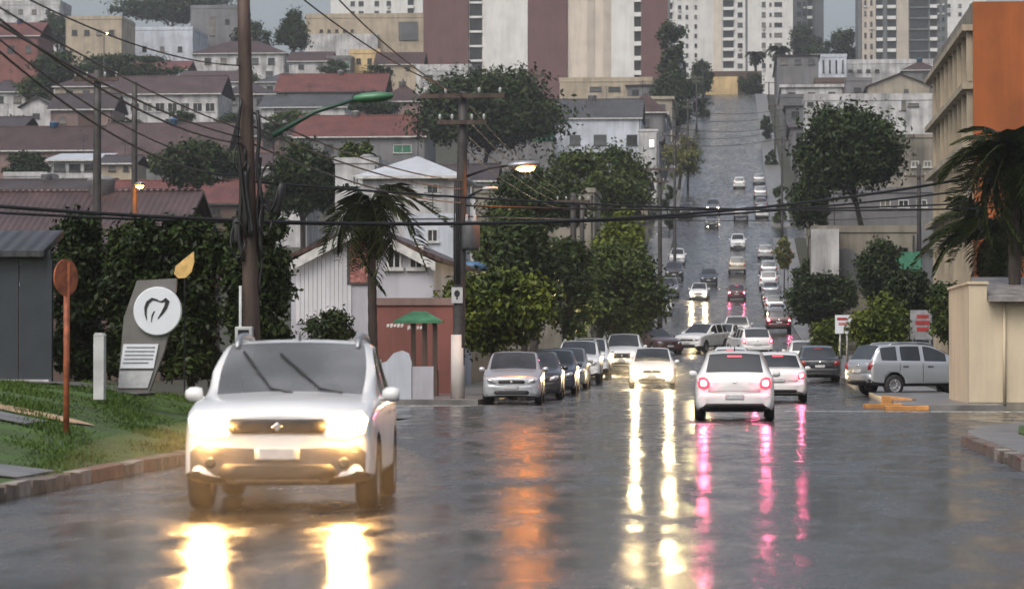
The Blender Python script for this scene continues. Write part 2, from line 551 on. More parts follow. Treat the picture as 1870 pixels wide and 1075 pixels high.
def patch(bvh, poly, d, lift=.008, dome=.0, rings=3, side=None):
    """a panel in the outline poly (x, z) laid on the body; d = +1 seen from the front, -1 from the rear"""
    def hit(x, z):
        h = bvh.ray_cast(Vector((x, -6 * d, z)), Vector((0, d, 0)))
        return h[0].y if h[0] is not None else None
    cx = sum(p[0] for p in poly) / len(poly); cz = sum(p[1] for p in poly) / len(poly)
    base = hit(cx, cz)
    if base is None: base = -2 * d
    vs = []; fs = []; n = len(poly)
    last = base
    for k in range(rings + 1):
        t = 1 - k / (rings + .35)
        for p in poly:
            x, z = cx + (p[0] - cx) * t, cz + (p[1] - cz) * t
            y = hit(x, z)
            if y is None or abs(y - base) > .35: y = last
            last = y
            vs.append((x, y - d * (lift + dome * (1 - t * t)), z))
    for k in range(rings):
        for i in range(n):
            j = (i + 1) % n
            fs.append((k * n + i, k * n + j, (k + 1) * n + j, (k + 1) * n + i))
    fs.append(tuple(rings * n + i for i in range(n)))
    m0 = len(vs)                                           # a rim that goes back into the body
    for i in range(n): vs.append((vs[i][0], vs[i][1] + d * .03, vs[i][2]))
    for i in range(n):
        j = (i + 1) % n
        fs.append((j, i, m0 + i, m0 + j))
    return vs, fs
def mir(poly): return [(-x, z) for x, z in poly]
def rrect(x0, z0, x1, z1, r=.03):
    return [(x0 + r, z0), (x1 - r, z0), (x1, z0 + r), (x1, z1 - r), (x1 - r, z1), (x0 + r, z1), (x0, z1 - r), (x0, z0 + r)]
_wheel = {}
def wheel_mesh(r):
    if r in _wheel: return _wheel[r]
    a = MB(); m = Matrix.Rotation(R(90), 4, 'Y'); h = .10
    a.lathe([(r * .62, -h), (r * .9, -h), (r * .98, -h * .7), (r, 0), (r * .98, h * .7), (r * .9, h), (r * .62, h), (r * .6, h * .5)], 24, m)
    b = MB()
    b.lathe([(0, h * .75), (r * .15, h * .8), (r * .2, h * .55), (r * .5, h * .6), (r * .56, h * .9), (r * .63, h * .95)], 20, m)
    b.lathe([(0, -h * .75), (r * .15, -h * .8), (r * .2, -h * .55), (r * .5, -h * .6), (r * .56, -h * .9), (r * .63, -h * .95)], 20, m)
    for k in range(10):
        q = 2 * math.pi * k / 10
        for s in (-1, 1):
            c = Vector((s * h * .72, math.cos(q) * r * .36, math.sin(q) * r * .36))
            b.cbox(c, .02, r * .42, r * .12, Matrix.Rotation(q, 4, 'X'))
    a.smooth = b.smooth = True
    _wheel[r] = (a.mesh('wheel', TYRE), b.mesh('rim', RIM))
    return _wheel[r]

_protos = {}
def proto(key, kind, L, W, H, lift=0.0, style=None, level=2, rails=False):
    """builds the part meshes of one kind of car; the car's front looks towards -Y"""
    if key in _protos: return _protos[key]
    st, ws, sg, rg, fa, ra = KINDS[kind]
    L0 = st[-1][0] - st[0][0]; ky, kx, kz = L / L0, W / 1.73, (H - lift) / 1.527
    yo = (st[-1][0] + st[0][0]) / 2
    style = style or {}
    ns, bx_ = style.get('nose', 0), style.get('boxy', 1.0)
    st = [list(r) for r in st]
    for i, (k, kw) in enumerate(((1.0, 1.10), (.95, 1.03), (.62, 1), (.30, 1))):
        if ns:
            st[i][2] *= kw; st[i][5] *= kw; st[i][7] *= kw; st[i][9] *= kw
            for q in (4, 6, 8, 10, 11): st[i][q] += ns * k
    for i in range(5, len(st)):
        if st[i][11] > 1.15:
            for q in (7, 9): st[i][q] *= bx_
    V = []
    for (y, zb, w, zm, bl, w5, z5, w6, z6, w7, z7, z9) in st:
        ring = [(0, zb), (.93 * w, zb), (.99 * w, zb + .10), (w, zm), (.972 * w, bl), (w5, z5), (w6, z6), (w7, z7), (.5 * w7, (z7 + z9) / 2 + .008), (0, z9)]
        for x, z in ring: V.append((x * kx, (y - yo) * ky, z * kz + lift))
        for x, z in ring[1:-1]: V.append((-x * kx, (y - yo) * ky, z * kz + lift))
    n = NR + NR - 2
    def vi(i, j):                                           # j from -(NR-2)..NR-1
        return i * n + (j if j >= 0 else NR - 1 - j)
    F = []; MI = []
    seq = list(range(NR)) + list(range(-(NR - 2), 0))
    for i in range(len(st) - 1):
        for a in range(n):
            j0, j1 = seq[a], seq[(a + 1) % n]
            F.append((vi(i, j0), vi(i + 1, j0), vi(i + 1, j1), vi(i, j1)))
            s = min(abs(j0), abs(j1))
            lab = 0
            if s in (7, 8):
                if i in ws: lab = 1
                elif i in rg: lab = 3
            elif s == 5 and i in sg: lab = 2
            elif s == 0 or (s == 1 and (style or {}).get('clad')): lab = 4
            MI.append(lab)
    for i in (0, len(st) - 1):
        for j in range(NR - 1):
            q = [vi(i, j), vi(i, j + 1)]
            if j + 1 < NR - 1: q.append(vi(i, -(j + 1)))
            if j > 0: q.append(vi(i, -j))
            F.append(tuple(q)); MI.append(0 if j > 0 else 4)
    el = {}
    for f, l in zip(F, MI):
        for a, b in zip(f, f[1:] + f[:1]): el.setdefault(tuple(sorted((a, b))), []).append(l)
    cr = {e: .95 for e, l in el.items() if len(set(l)) > 1}
    for i in range(len(st) - 1):                            # shoulder and roof edges stay crisp
        for j, c in ((4, .45), (5, .35), (7, .3), (2, .3)):
            for sj in (j, -j):
                e = tuple(sorted((vi(i, sj), vi(i + 1, sj)))); cr[e] = max(cr.get(e, 0), c)
    vl = {}
    for f, l in zip(F, MI):
        for a in f: vl.setdefault(a, []).append(l)
    cv = [(.9 if any(l.count(g) == 1 and len(l) == 4 for g in (1, 2, 3)) else 0.0) for l in (vl.get(a, []) for a in range(len(V)))]
    rw = style.get('wheel', .31)
    yf, yr = (fa - yo) * ky, (ra - yo) * ky
    half = W / 2
    cut = [(s * (half - .27) if s > 0 else -half - .1, half + .1 if s > 0 else -(half - .27), yy, rw + .02, rw + .05) for s in (1, -1) for yy in (yf, yr)]
    ev = sub_mesh(V, F, cr, MI, level, cut, cv)
    pol = list(ev.polygons)
    parts = []                                              # (name, mesh, location, slot key, children)
    body = [p for p in pol if p.material_index in (0, 4, 5)]
    bme = split_faces(ev, 'body', body, [CP['white'], TRIM], [0 if p.material_index == 0 else 1 for p in body])
    parts.append(('body', bme, None, 'paint', []))
    parts.append(('windscreen', split_faces(ev, 'windscreen', [p for p in pol if p.material_index == 1], CGLASS), None, None, []))
    parts.append(('rear_window', split_faces(ev, 'rear_window', [p for p in pol if p.material_index == 3], CGLASS), None, None, []))
    for isl in islands(ev, [p for p in pol if p.material_index == 2]):
        parts.append(('side_window', split_faces(ev, 'side_window', isl, CGLASS), None, None, []))
    bvh = BVHTree.FromPolygons([v.co for v in ev.vertices], [p.vertices for p in ev.polygons])
    def add(name, poly, d, m, slot=None, lift=.008, dome=0, kids=()):
        vs, fs = patch(bvh, poly, d, lift, dome)
        parts.append((name, mesh_from(name, vs, fs, m, smooth=True), None, slot, list(kids)))
    Z = lambda z: z * kz + lift
    X = lambda x: x * kx
    def T(poly): return [(X(x), Z(z)) for x, z in poly]
    hl = style.get('head', [(.46, .60), (.66, .62), (.76, .70), (.74, .77), (.62, .765), (.50, .71)])
    for m in (hl, mir(hl)):
        cx_, cz_ = sum(p[0] for p in m) / len(m), sum(p[1] for p in m) / len(m)
        vs, fs = patch(bvh, T([(cx_ + (x - cx_) * .5, cz_ + (z - cz_) * .5) for x, z in m]), 1, .045, .01)
        add('headlight', T(m), 1, HEAD_OFF, 'head', .018, .015, [('bulb', mesh_from('bulb', vs, fs, CHROME, smooth=True), None, 'hbulb')])
    add('front_bumper', T(rrect(-.78, .25, .78, .575, .07)), 1, CP['white'], 'paint', .012)
    add('bonnet_edge', T([(-.60, .735 + ns), (.60, .735 + ns), (.56, .80 + ns), (-.56, .80 + ns)]), 1, CP['white'], 'paint', .006)
    add('rear_bumper', T(rrect(-.78, .27, .78, style.get('bump_z', .60), .07)), -1, CP['white'], 'paint', .016)
    tz = .93 if kind != 'pickup' else .90
    add('tailgate', T([(-.56, .63), (.56, .63), (.55, tz), (-.55, tz)]), -1, CP['white'], 'paint', .008)
    g = style.get('grille', rrect(-.38, .60, .38, .69, .03)); add('grille', T(g), 1, TRIM, None, .022)
    g = style.get('lower', rrect(-.50, .28, .50, .40, .04)); add('lower_grille', T(g), 1, TRIM, None, .024)
    ez = style.get('emz', 0); em = [(0, .605 + ez), (.045, .645 + ez), (0, .69 + ez), (-.045, .645 + ez)]
    add('emblem', T(em), 1, CHROME, None, .032)
    add('number_plate', T(rrect(-.20, .435, .20, .545, .01)), 1, PLATE, None, .030)
    tl = style.get('tail', [(.58, .70), (.74, .72), (.79, .84), (.74, .92), (.62, .90), (.57, .80)])
    for m in (tl, mir(tl)):
        cx_, cz_ = sum(p[0] for p in m) / len(m), sum(p[1] for p in m) / len(m)
        vs, fs = patch(bvh, T([(cx_ + (x - cx_) * .42, cz_ + (z - cz_) * .42) for x, z in m]), -1, .045, .01)
        add('taillight', T(m), -1, TAIL_OFF, 'tail', .012, .02, [('bulb', mesh_from('bulb', vs, fs, TAIL_OFF, smooth=True), None, 'bulb')])
    zp = style.get('plate_z', .62)
    add('number_plate', T(rrect(-.20, zp, .20, zp + .11, .01)), -1, PLATE, None, .030)
    add('rear_emblem', T([(.045 * math.cos(a * .785), .86 + .045 * math.sin(a * .785)) for a in range(8)]), -1, CHROME, None, .020)
    add('rear_diffuser', T(style.get('diff', rrect(-.55, .30, .55, .40, .04))), -1, TRIM, None, .028)
    if style.get('third'):
        add('brake_light', T(rrect(-.16, 1.37, .16, 1.41, .01)), -1, TAIL_OFF, 'tail', .02)
    def side(name, sgn, ya, yb, za, zb, m, lift_=.006, n=5):
        """a strip on the body side between (ya, za) and (yb, zb)"""
        L_ = []
        for i in range(n + 1):
            z = Z(za + (zb - za) * i / n); rowp = []
            for yy in (ya, yb):
                h = bvh.ray_cast(Vector((sgn * 3, (yy - yo) * ky, z)), Vector((-sgn, 0, 0)))
                if h[0] is None: return
                rowp.append(h[0] + Vector((sgn * lift_, 0, 0)))
            L_.append(rowp)
        vs = [p for r_ in L_ for p in r_]; fs = [(2 * i, 2 * i + 1, 2 * i + 3, 2 * i + 2) for i in range(n)]
        parts.append((name, mesh_from(name, vs, fs, m, smooth=True), None, None, []))
    for sg in (1, -1):
        for ys_ in (-.72, .36, 1.1): side('door_seam', sg, ys_ - .008, ys_ + .008, .34, .93, SEAM)
        for ys_ in (.12, .92): side('door_handle', sg, ys_ - .09, ys_ + .09, .80, .835, TRIM, .02, 1)
        side('sill_trim', sg, -.80, .95, .30, .34, TRIM, .008, 1)
    for s in (1, -1):                                       # mirrors
        mb = MB(); ym = (-.55 - yo) * ky
        c = Vector((s * (half + .06), ym, Z(1.0)))
        mb.lathe([(0, -.11), (.05, -.10), (.085, -.05), (.09, .03), (.075, .09), (0, .10)], 12,
                 Matrix.Translation(c) @ Matrix.Rotation(R(90), 4, 'Y') @ Matrix.Diagonal((.8, .75, .82, 1)))
        mb.cbox(c + Vector((-s * .11, 0, -.04)), .12, .05, .04)
        mb.smooth = True
        parts.append(('wing_mirror', mb.mesh('wing_mirror', CP['white']), None, 'paint', []))
    wm, rm = wheel_mesh(rw)
    for s in (1, -1):
        for yy in (yf, yr):
            parts.append(('wheel', wm, (s * (half - .11), yy, rw), None, [('rim', rm, None, None)]))
    if rails:
        for s in (1, -1):
            mb = MB()
            pts = [(s * X(.575), (a - yo) * ky, Z(b)) for a, b in ((-.10, 1.44), (.06, 1.525), (.3, 1.55), (.8, 1.555), (1.2, 1.53), (1.36, 1.45))]
            mb.tube(pts, [.022, .034, .034, .034, .03, .02], 8)
            mb.smooth = True
            parts.append(('roof_rail', mb.mesh('roof_rail', STEEL), None, None, []))
    mb = MB(); c = (0, (.15 - yo) * ky if rails else (1.3 - yo) * ky, Z(1.51))
    mb.tube([c, (c[0], c[1] + .05, c[2] + .09)], [.016, .006], 6)
    parts.append(('aerial', mb.mesh('aerial', TRIM), None, None, []))
    _protos[key] = (parts, ev, bvh, kz, yo, ky)
    return _protos[key]
def car(key, label, x, y, rz, col, cat='car', head=None, tail=None, group=None, name='car', few=False, tilt=True):
    parts = _protos[key][0]
    t = thing(name, label, cat, (x, y, zr(y)), rz, group)
    if tilt:                                                # stand on the slope of the street
        g = (zr(y + 1.3) - zr(y - 1.3)) / 2.6
        t.rotation_mode = 'QUATERNION'
        t.rotation_quaternion = (Matrix.Rotation(math.atan(g), 3, 'X') @ Matrix.Rotation(rz, 3, 'Z')).to_quaternion()
    for (n, me, loc, slot, kids) in parts:
        if few and n in ('emblem', 'rear_emblem', 'aerial', 'lower_grille', 'rear_diffuser', 'wing_mirror', 'door_seam', 'door_handle', 'sill_trim', 'bonnet_edge'): continue
        o = put(n, me, t, loc)
        m = None
        if slot == 'paint': m = CP[col]
        elif slot == 'head' and head: m = HEAD_LENS if not few else head
        elif slot == 'tail' and tail: m = TAIL_LENS if not few else tail
        if m is not None and len(o.material_slots):
            o.material_slots[0].link = 'OBJECT'; o.material_slots[0].material = m
        if not few:
            for (kn, kme, kl, ks) in kids:
                c = put(kn, kme, o, kl)
                if ks == 'hbulb' and head: c.material_slots[0].link = 'OBJECT'; c.material_slots[0].material = head
                if ks == 'bulb' and tail: c.material_slots[0].link = 'OBJECT'; c.material_slots[0].material = tail
    return t
proto('stepway', 'hatch', 4.07, 1.75, 1.58, .05, dict(clad=True, wheel=.325, nose=.10, boxy=1.13, emz=.085, grille=rrect(-.44, .675, .44, .80, .04), lower=rrect(-.52, .25, .52, .40, .05),
      head=[(.44, .66), (.62, .63), (.77, .68), (.80, .80), (.74, .87), (.58, .85), (.46, .80)]), 3, True)
proto('hatch', 'hatch', 3.85, 1.68, 1.48, 0, dict(boxy=1.06), 2)
proto('saloon', 'sedan', 4.25, 1.70, 1.47, 0, dict(third=True), 2)
proto('tailcar', 'hatch', 3.95, 1.70, 1.50, 0, dict(third=True, plate_z=.47, diff=rrect(-.66, .20, .66, .385, .06),
      tail=[(.55, .72), (.66, .68), (.77, .72), (.80, .84), (.76, .93), (.66, .95), (.56, .90), (.53, .80)]), 3)
proto('suv', 'suv', 4.65, 1.80, 1.68, .10, dict(clad=True, boxy=1.06, nose=.05, wheel=.35, tail=[(.60, .72), (.76, .72), (.80, .84), (.80, .98), (.72, 1.0), (.64, .90)]), 2, True)
proto('pickup', 'pickup', 5.2, 1.83, 1.78, .14, dict(wheel=.37, head=[(.46, .60), (.70, .60), (.76, .68), (.74, .78), (.60, .78), (.48, .76)],
      grille=rrect(-.42, .56, .42, .76, .04)), 2)

# ================================================================== plants
LEAF_D = leafmat('dark wet foliage', (.005, .012, .003), (.040, .066, .013))
LEAF_M = leafmat('green wet foliage', (.008, .020, .004), (.078, .110, .018))
LEAF_B = leafmat('bright wet foliage', (.012, .030, .003), (.145, .175, .020))
LEAF_Y = leafmat('yellow green foliage', (.050, .062, .012), (.170, .165, .050))
LEAF_P = leafmat('palm leaflets', (.008, .016, .005), (.05, .062, .018))
def leaves(cent, rad, n, size, seed, droop=0.0):
    """n leaf-sized faces spread through clumps of centre cent and radius rad"""
    g = np.random.default_rng(seed)
    cent = np.array(cent); rad = np.array(rad)
    wgt = rad.prod(1) ** (2 / 3); pick = g.choice(len(cent), n, p=wgt / wgt.sum())
    d = g.normal(size=(n, 3)); d /= np.linalg.norm(d, axis=1)[:, None]
    r = np.minimum(np.abs(g.normal(0, .62, n)), 1.5)
    pos = cent[pick] + d * r[:, None] * rad[pick]
    if droop: pos[:, 2] -= droop * g.random(n) ** 2
    nor = d * .55 + g.normal(size=(n, 3)) * .6 + np.array([0, 0, .45]); nor /= np.linalg.norm(nor, axis=1)[:, None]
    t = np.cross(nor, g.normal(size=(n, 3))); t /= np.linalg.norm(t, axis=1)[:, None]
    b = np.cross(nor, t)
    s = size * (.6 + .8 * g.random(n))[:, None]
    V = np.empty((n, 4, 3))
    V[:, 0] = pos - t * s; V[:, 1] = pos - b * s * .5 + nor * s * .18; V[:, 2] = pos + t * s; V[:, 3] = pos + b * s * .5 + nor * s * .18
    return V.reshape(-1, 3), n
def leaf_mesh(name, V, n, m):
    me = bpy.data.meshes.new(name)
    me.vertices.add(n * 4); me.vertices.foreach_set('co', V.astype(np.float32).ravel())
    me.loops.add(n * 4); me.loops.foreach_set('vertex_index', np.arange(n * 4, dtype=np.int32))
    me.polygons.add(n); me.polygons.foreach_set('loop_start', np.arange(n, dtype=np.int32) * 4)
    me.polygons.foreach_set('loop_total', np.full(n, 4, dtype=np.int32))
    me.materials.append(m); me.update(calc_edges=True)
    return me
def tree(label, u0, u1, v0, v1, y, m, n=5000, size=.22, trunk=None, form='round', seed=0, clumps=30, dep=None, droop=0.0, name='tree', cat='tree', group=None, ground=None, tr=None):
    a, b = P(u0, v0, y), P(u1, v1, y)
    cx, cz = (a.x + b.x) / 2, (a.z + b.z) / 2
    rx, rz = abs(b.x - a.x) / 2, abs(a.z - b.z) / 2
    ry = dep / 2 if dep else rx
    g = random.Random(seed * 31 + int(u0) + int(v0))
    C = []; RR = []
    clumps = int(clumps * 1.5)
    for k in range(clumps):
        while True:
            p = Vector((g.uniform(-1, 1), g.uniform(-1, 1), g.uniform(-1, 1)))
            if p.length < 1: break
        if g.random() < .7 and p.length > .01: p = p.normalized() * g.uniform(.62, .95)
        if form == 'cone':
            t = (p.z + 1) / 2; p.x *= 1.15 - t * .85; p.y *= 1.15 - t * .85
        elif form == 'umbrella':
            if p.z < -.2: p.z *= .5
        elif form == 'column':
            p.x *= .9; p.y *= .9; p.z = g.uniform(-1, 1)
        s = g.choice((.16, .22, .30, .38))
        C.append((cx + p.x * rx * (1 - s * .55), y + p.y * ry * (1 - s * .55), cz + p.z * rz * (1 - s * .5)))
        RR.append((rx * s, ry * s, min(rz, rx * 1.2) * s * g.uniform(.7, 1.0)))
    tx = P(trunk, 500, y).x if trunk else cx
    gz = zg(tx, y) if ground is None else ground
    t = thing(name, label, cat, (tx, y, gz), 0, group)
    V, k = leaves(C, RR, int(n * 3.2), size * .72, seed + int(u0), droop)
    V = V - np.array([tx, y, gz])
    put('crown', leaf_mesh('crown', V, k, m), t)
    mb = MB()
    r0 = tr or max(.07, min(.32, rx * .075))
    hz = cz - rz * .35 - gz
    if hz > .4:
        mid = Vector(((cx - tx) * .4 + g.uniform(-.1, .1), g.uniform(-.1, .1), hz * .6)); top = Vector((cx - tx, 0, max(hz, .5)))
        mb.tube([(0, 0, -.3), (0, 0, .15), mid, top], [r0 * 1.25, r0, r0 * .8, r0 * .65], 10)
        mb.smooth = True
        for q in range(min(9, clumps)):
            e = Vector(C[q]) - Vector((tx, y, gz))
            st = mid.lerp(top, g.uniform(.3, 1)); mdl = st.lerp(e, .5) + Vector((0, 0, .12 * rz))
            mb.tube([st, mdl, e], [r0 * .45, r0 * .3, r0 * .12], 6)
        mb.build('trunk', BARK, t, True)
    return t
def frond_mesh(name, L, nl, wid, droop, m, seed=0, lw=.022):
    g = random.Random(seed); mb = MB()
    pts = []
    for i in range(9):
        s = i / 8; pts.append(Vector((s * L * (1 - .25 * s * droop), 0, s * L * .35 - droop * L * .75 * s * s)))
    mb.tube(pts, [.035 * (1 - .85 * i / 8) for i in range(9)], 5)
    for i in range(nl):
        s = .12 + .86 * i / nl; k = s * 8; a = int(k); f = k - a
        p = pts[a].lerp(pts[min(a + 1, 8)], f)
        ll = wid * (math.sin(math.pi * min(1, s * .9 + .08)) ** .6) * g.uniform(.8, 1.1)
        for sd in (-1, 1):
            o = Vector((ll * .35, sd * ll * .75, -ll * g.uniform(.25, .8)))
            m1 = p + o * .5 + Vector((0, 0, ll * .12)); e = p + o
            w = Vector((lw, 0, 0))
            mb.quad(p - w, p + w, m1 + w * 1.3, m1 - w * 1.3); mb.quad(m1 - w * 1.3, m1 + w * 1.3, e + w * .2, e - w * .2)
    return mb.mesh(name, m)
def palm(label, u, y, vc, L, nf, base=None, r=.11, droop=1.25, lean=0.0, m=LEAF_P, seed=1, nl=26, wid=.5, group=None, pit=(-.9, .9), lw=.022):
    c = P(u, vc, y); bx = c.x - lean
    gz = zg(bx, y) if base is None else base
    t = thing('palm_tree', label, 'palm tree', (bx, y, gz), 0, group)
    g = random.Random(seed); h = c.z - gz
    mb = MB(); pts = []; rad = []
    for i in range(25):
        s = i / 24; pts.append((lean * s ** 1.6, 0, h * s - (.2 if i == 0 else 0))); rad.append(r * (1.15 - .3 * s) * (1.06 if i % 2 else .97))
    mb.tube(pts, rad, 10); mb.build('trunk', BARK, t, True)
    fm = [frond_mesh('frond', L, nl, wid, droop * k, m, seed + i, lw) for i, k in enumerate((.7, 1.0, 1.35))]
    for i in range(nf):
        o = put('frond', fm[i % 3], t, (lean, 0, h))
        o.rotation_euler = (g.uniform(-.3, .3), g.uniform(*pit), i * 2.39996)
        o.scale = (g.uniform(.8, 1.1),) * 3
    return t

# near left: clipped hedge trees on the raised lot
HG = 'hedge trees behind the clinic sign'
tree('dark hedge tree behind the rusty round sign pole', 84, 205, 378, 700, 59.3, LEAF_D, 13000, .105, form='column', seed=3, clumps=80, dep=1.8, group=HG, ground=.8)
tree('dark hedge tree behind the slim white post', 180, 310, 392, 700, 58.6, LEAF_D, 13000, .105, form='column', seed=4, clumps=80, dep=1.8, group=HG, ground=.8)
tree('dark hedge tree behind the round tooth sign', 285, 415, 384, 700, 59.2, LEAF_D, 13000, .105, form='column', seed=5, clumps=80, dep=1.8, group=HG, ground=.8)
tree('dark hedge tree behind the brown utility pole', 400, 535, 372, 690, 58.8, LEAF_D, 13000, .105, form='column', seed=6, clumps=80, dep=1.8, group=HG, ground=.7)
palm('slender palm beside the white gabled house', 676, 84, 372, 2.1, 28, r=.13, lean=-.1, seed=3, nl=38, wid=.62, droop=1.5)
tree('low dark shrub in front of the white gabled house', 540, 650, 555, 660, 83, LEAF_D, 3000, .09, seed=8, clumps=16, name='shrub', cat='shrub')
tree('bushy bright tree behind the parked silver hatchback', 790, 1025, 478, 655, 93.5, LEAF_B, 9000, .15, trunk=905, seed=9, clumps=42, dep=3.6, name='street_tree')
tree('tall dark tree rising behind the bushy bright one', 872, 1040, 368, 590, 118, LEAF_D, 8000, .17, trunk=960, form='cone', seed=10, clumps=40, name='street_tree')
tree('spreading tree overhanging the street above the white pickup', 1040, 1234, 440, 625, 142, LEAF_M, 10000, .17, trunk=1078, seed=11, clumps=44, name='street_tree')
tree('light green tree rising over the overhanging street tree', 1075, 1195, 375, 520, 160, LEAF_B, 5000, .2, trunk=1110, form='cone', seed=12, clumps=28)
tree('broad dark tree above the orange lit street lamp', 985, 1200, 252, 430, 235, LEAF_M, 8000, .28, trunk=1080, seed=13, clumps=40)
tree('huge dark spreading tree before the brown striped tower', 748, 1048, 118, 315, 330, LEAF_D, 12000, .42, trunk=868, form='umbrella', seed=14, clumps=56)
tree('dark round tree in the yards behind the clinic hedge', 278, 435, 252, 350, 255, LEAF_D, 5000, .32, seed=15, clumps=26)
tree('leafy tree left of the pale pyramid roof', 478, 625, 262, 400, 205, LEAF_D, 6000, .26, seed=16, clumps=30)
tree('loose pale tree between leafy yard and pyramid roof', 618, 690, 245, 330, 215, LEAF_M, 2000, .22, seed=17, clumps=14)
tree('dark clipped tree behind the long red roof', 620, 728, 170, 222, 425, LEAF_D, 3500, .4, seed=18, clumps=20)
tree('low clipped hedge before the grey roof', 488, 590, 202, 226, 405, LEAF_M, 2500, .3, seed=19, clumps=16, name='hedge', cat='hedge')
tree('dark conifer beside the large cream block', 500, 572, 12, 100, 590, LEAF_D, 3500, .5, form='cone', seed=20, clumps=22)
tree('tall dark poplar-like tree beside the brown tower', 1190, 1258, 38, 215, 540, LEAF_D, 6000, .5, form='column', seed=21, clumps=40)
tree('dark tree at the foot of the tall poplar-like one', 1170, 1290, 130, 235, 520, LEAF_D, 5000, .45, seed=22, clumps=26)
tree('yellow green tree on the left of the hill street', 1203, 1288, 240, 330, 390, LEAF_Y, 2600, .3, trunk=1240, seed=23, clumps=18)
tree('round tree at the left of the hill crest', 1255, 1302, 102, 180, 632, LEAF_D, 2500, .45, seed=24, clumps=16)
tree('round tree at the right of the hill crest', 1348, 1402, 128, 180, 638, LEAF_D, 2200, .45, trunk=1392, seed=25, clumps=14)
tree('small round tree in the middle of the hill crest', 1336, 1362, 178, 214, 600, LEAF_D, 1400, .35, seed=26, clumps=10)
tree('wide park tree in the gap between far towers', 1500, 1572, 48, 130, 780, LEAF_D, 4000, .6, seed=27, clumps=24)
tree('dark park tree before the dark far tower', 1440, 1512, 36, 130, 790, LEAF_D, 4000, .6, seed=28, clumps=24)
tree('great round tree with hanging fringe beside the hill street', 1442, 1655, 178, 358, 205, LEAF_D, 12000, .27, trunk=1590, form='umbrella', seed=29, clumps=60, droop=1.6, tr=.26)
tree('drooping tree under the fringe of the great round tree', 1440, 1520, 290, 425, 212, LEAF_D, 3500, .25, trunk=1478, seed=30, clumps=22, droop=.8)
tree('dark bush spilling over the right kerb by the parked cars', 1432, 1568, 492, 600, 172, LEAF_D, 6500, .19, trunk=1505, seed=31, clumps=32)
tree('yellow green bushy tree behind the white board sign', 1552, 1668, 535, 665, 119, LEAF_B, 6500, .14, trunk=1612, seed=32, clumps=32, name='street_tree')
tree('low bright bush left of the white board sign', 1478, 1550, 565, 665, 128, LEAF_B, 3500, .14, seed=33, clumps=20, name='shrub', cat='shrub')
tree('dark green tree behind the grey notice board', 1610, 1720, 490, 610, 131, LEAF_D, 5500, .17, trunk=1660, seed=34, clumps=26)
tree('light green tree beside the beige wall', 1690, 1775, 505, 640, 116, LEAF_M, 4500, .14, trunk=1740, seed=35, clumps=24)
tree('wide dark tree row before the white hillside block', 115, 350, 98, 152, 520, LEAF_D, 6000, .5, seed=36, clumps=34)
tree('dark tree beside the red brick house', 40, 150, 90, 165, 480, LEAF_D, 4000, .45, seed=37, clumps=24)
tree('dark tree crown above the beige lit block', 60, 150, 22, 92, 640, LEAF_D, 3500, .5, seed=38, clumps=22)
tree('long dark crown on the skyline above the white hillside block', 190, 440, -12, 40, 760, LEAF_D, 6000, .6, seed=39, clumps=34)
tree('shrub in the yards under the brown roofs', 0, 95, 275, 330, 325, LEAF_D, 2600, .3, seed=40, clumps=18)
tree('shady tree right of the veranda house', 385, 470, 200, 262, 415, LEAF_D, 2600, .4, seed=41, clumps=18)
tree('dark tree before the grey concrete hillside block', 420, 500, 40, 100, 620, LEAF_D, 2800, .5, seed=42, clumps=18)
palm('tall palm on the crest before the white tower, shorter', 1380, 655, 100, 3.0, 22, r=.3, seed=5, nl=18, wid=1.1, lw=.14)
palm('tall palm on the crest before the white tower, taller', 1421, 648, 92, 3.2, 22, r=.3, seed=6, nl=18, wid=1.1, lw=.14)
palm('big drooping palm over the beige wall', 1852, 77.5, 288, 2.5, 44, r=.17, droop=1.5, seed=8, nl=56, wid=.66)
palm('lower dense palm behind the beige wall', 1815, 86, 432, 2.5, 44, r=.15, droop=1.2, seed=9, nl=52, wid=.6)
tree('dark tree filling the gap before the overhanging street tree', 985, 1095, 420, 640, 126, LEAF_D, 7000, .17, trunk=1030, seed=61, clumps=34, name='street_tree')
tree('dark tree round the trunk of the great round tree', 1555, 1660, 430, 560, 178, LEAF_D, 5000, .2, trunk=1610, seed=62, clumps=28)
tree('dark tree at the left end of the white arched house', 1440, 1520, 470, 560, 190, LEAF_D, 4000, .2, trunk=1480, seed=63, clumps=24)
tree('green yard tree before the cream wall house', 858, 1000, 378, 520, 140, LEAF_M, 5000, .19, trunk=905, seed=64, clumps=28)
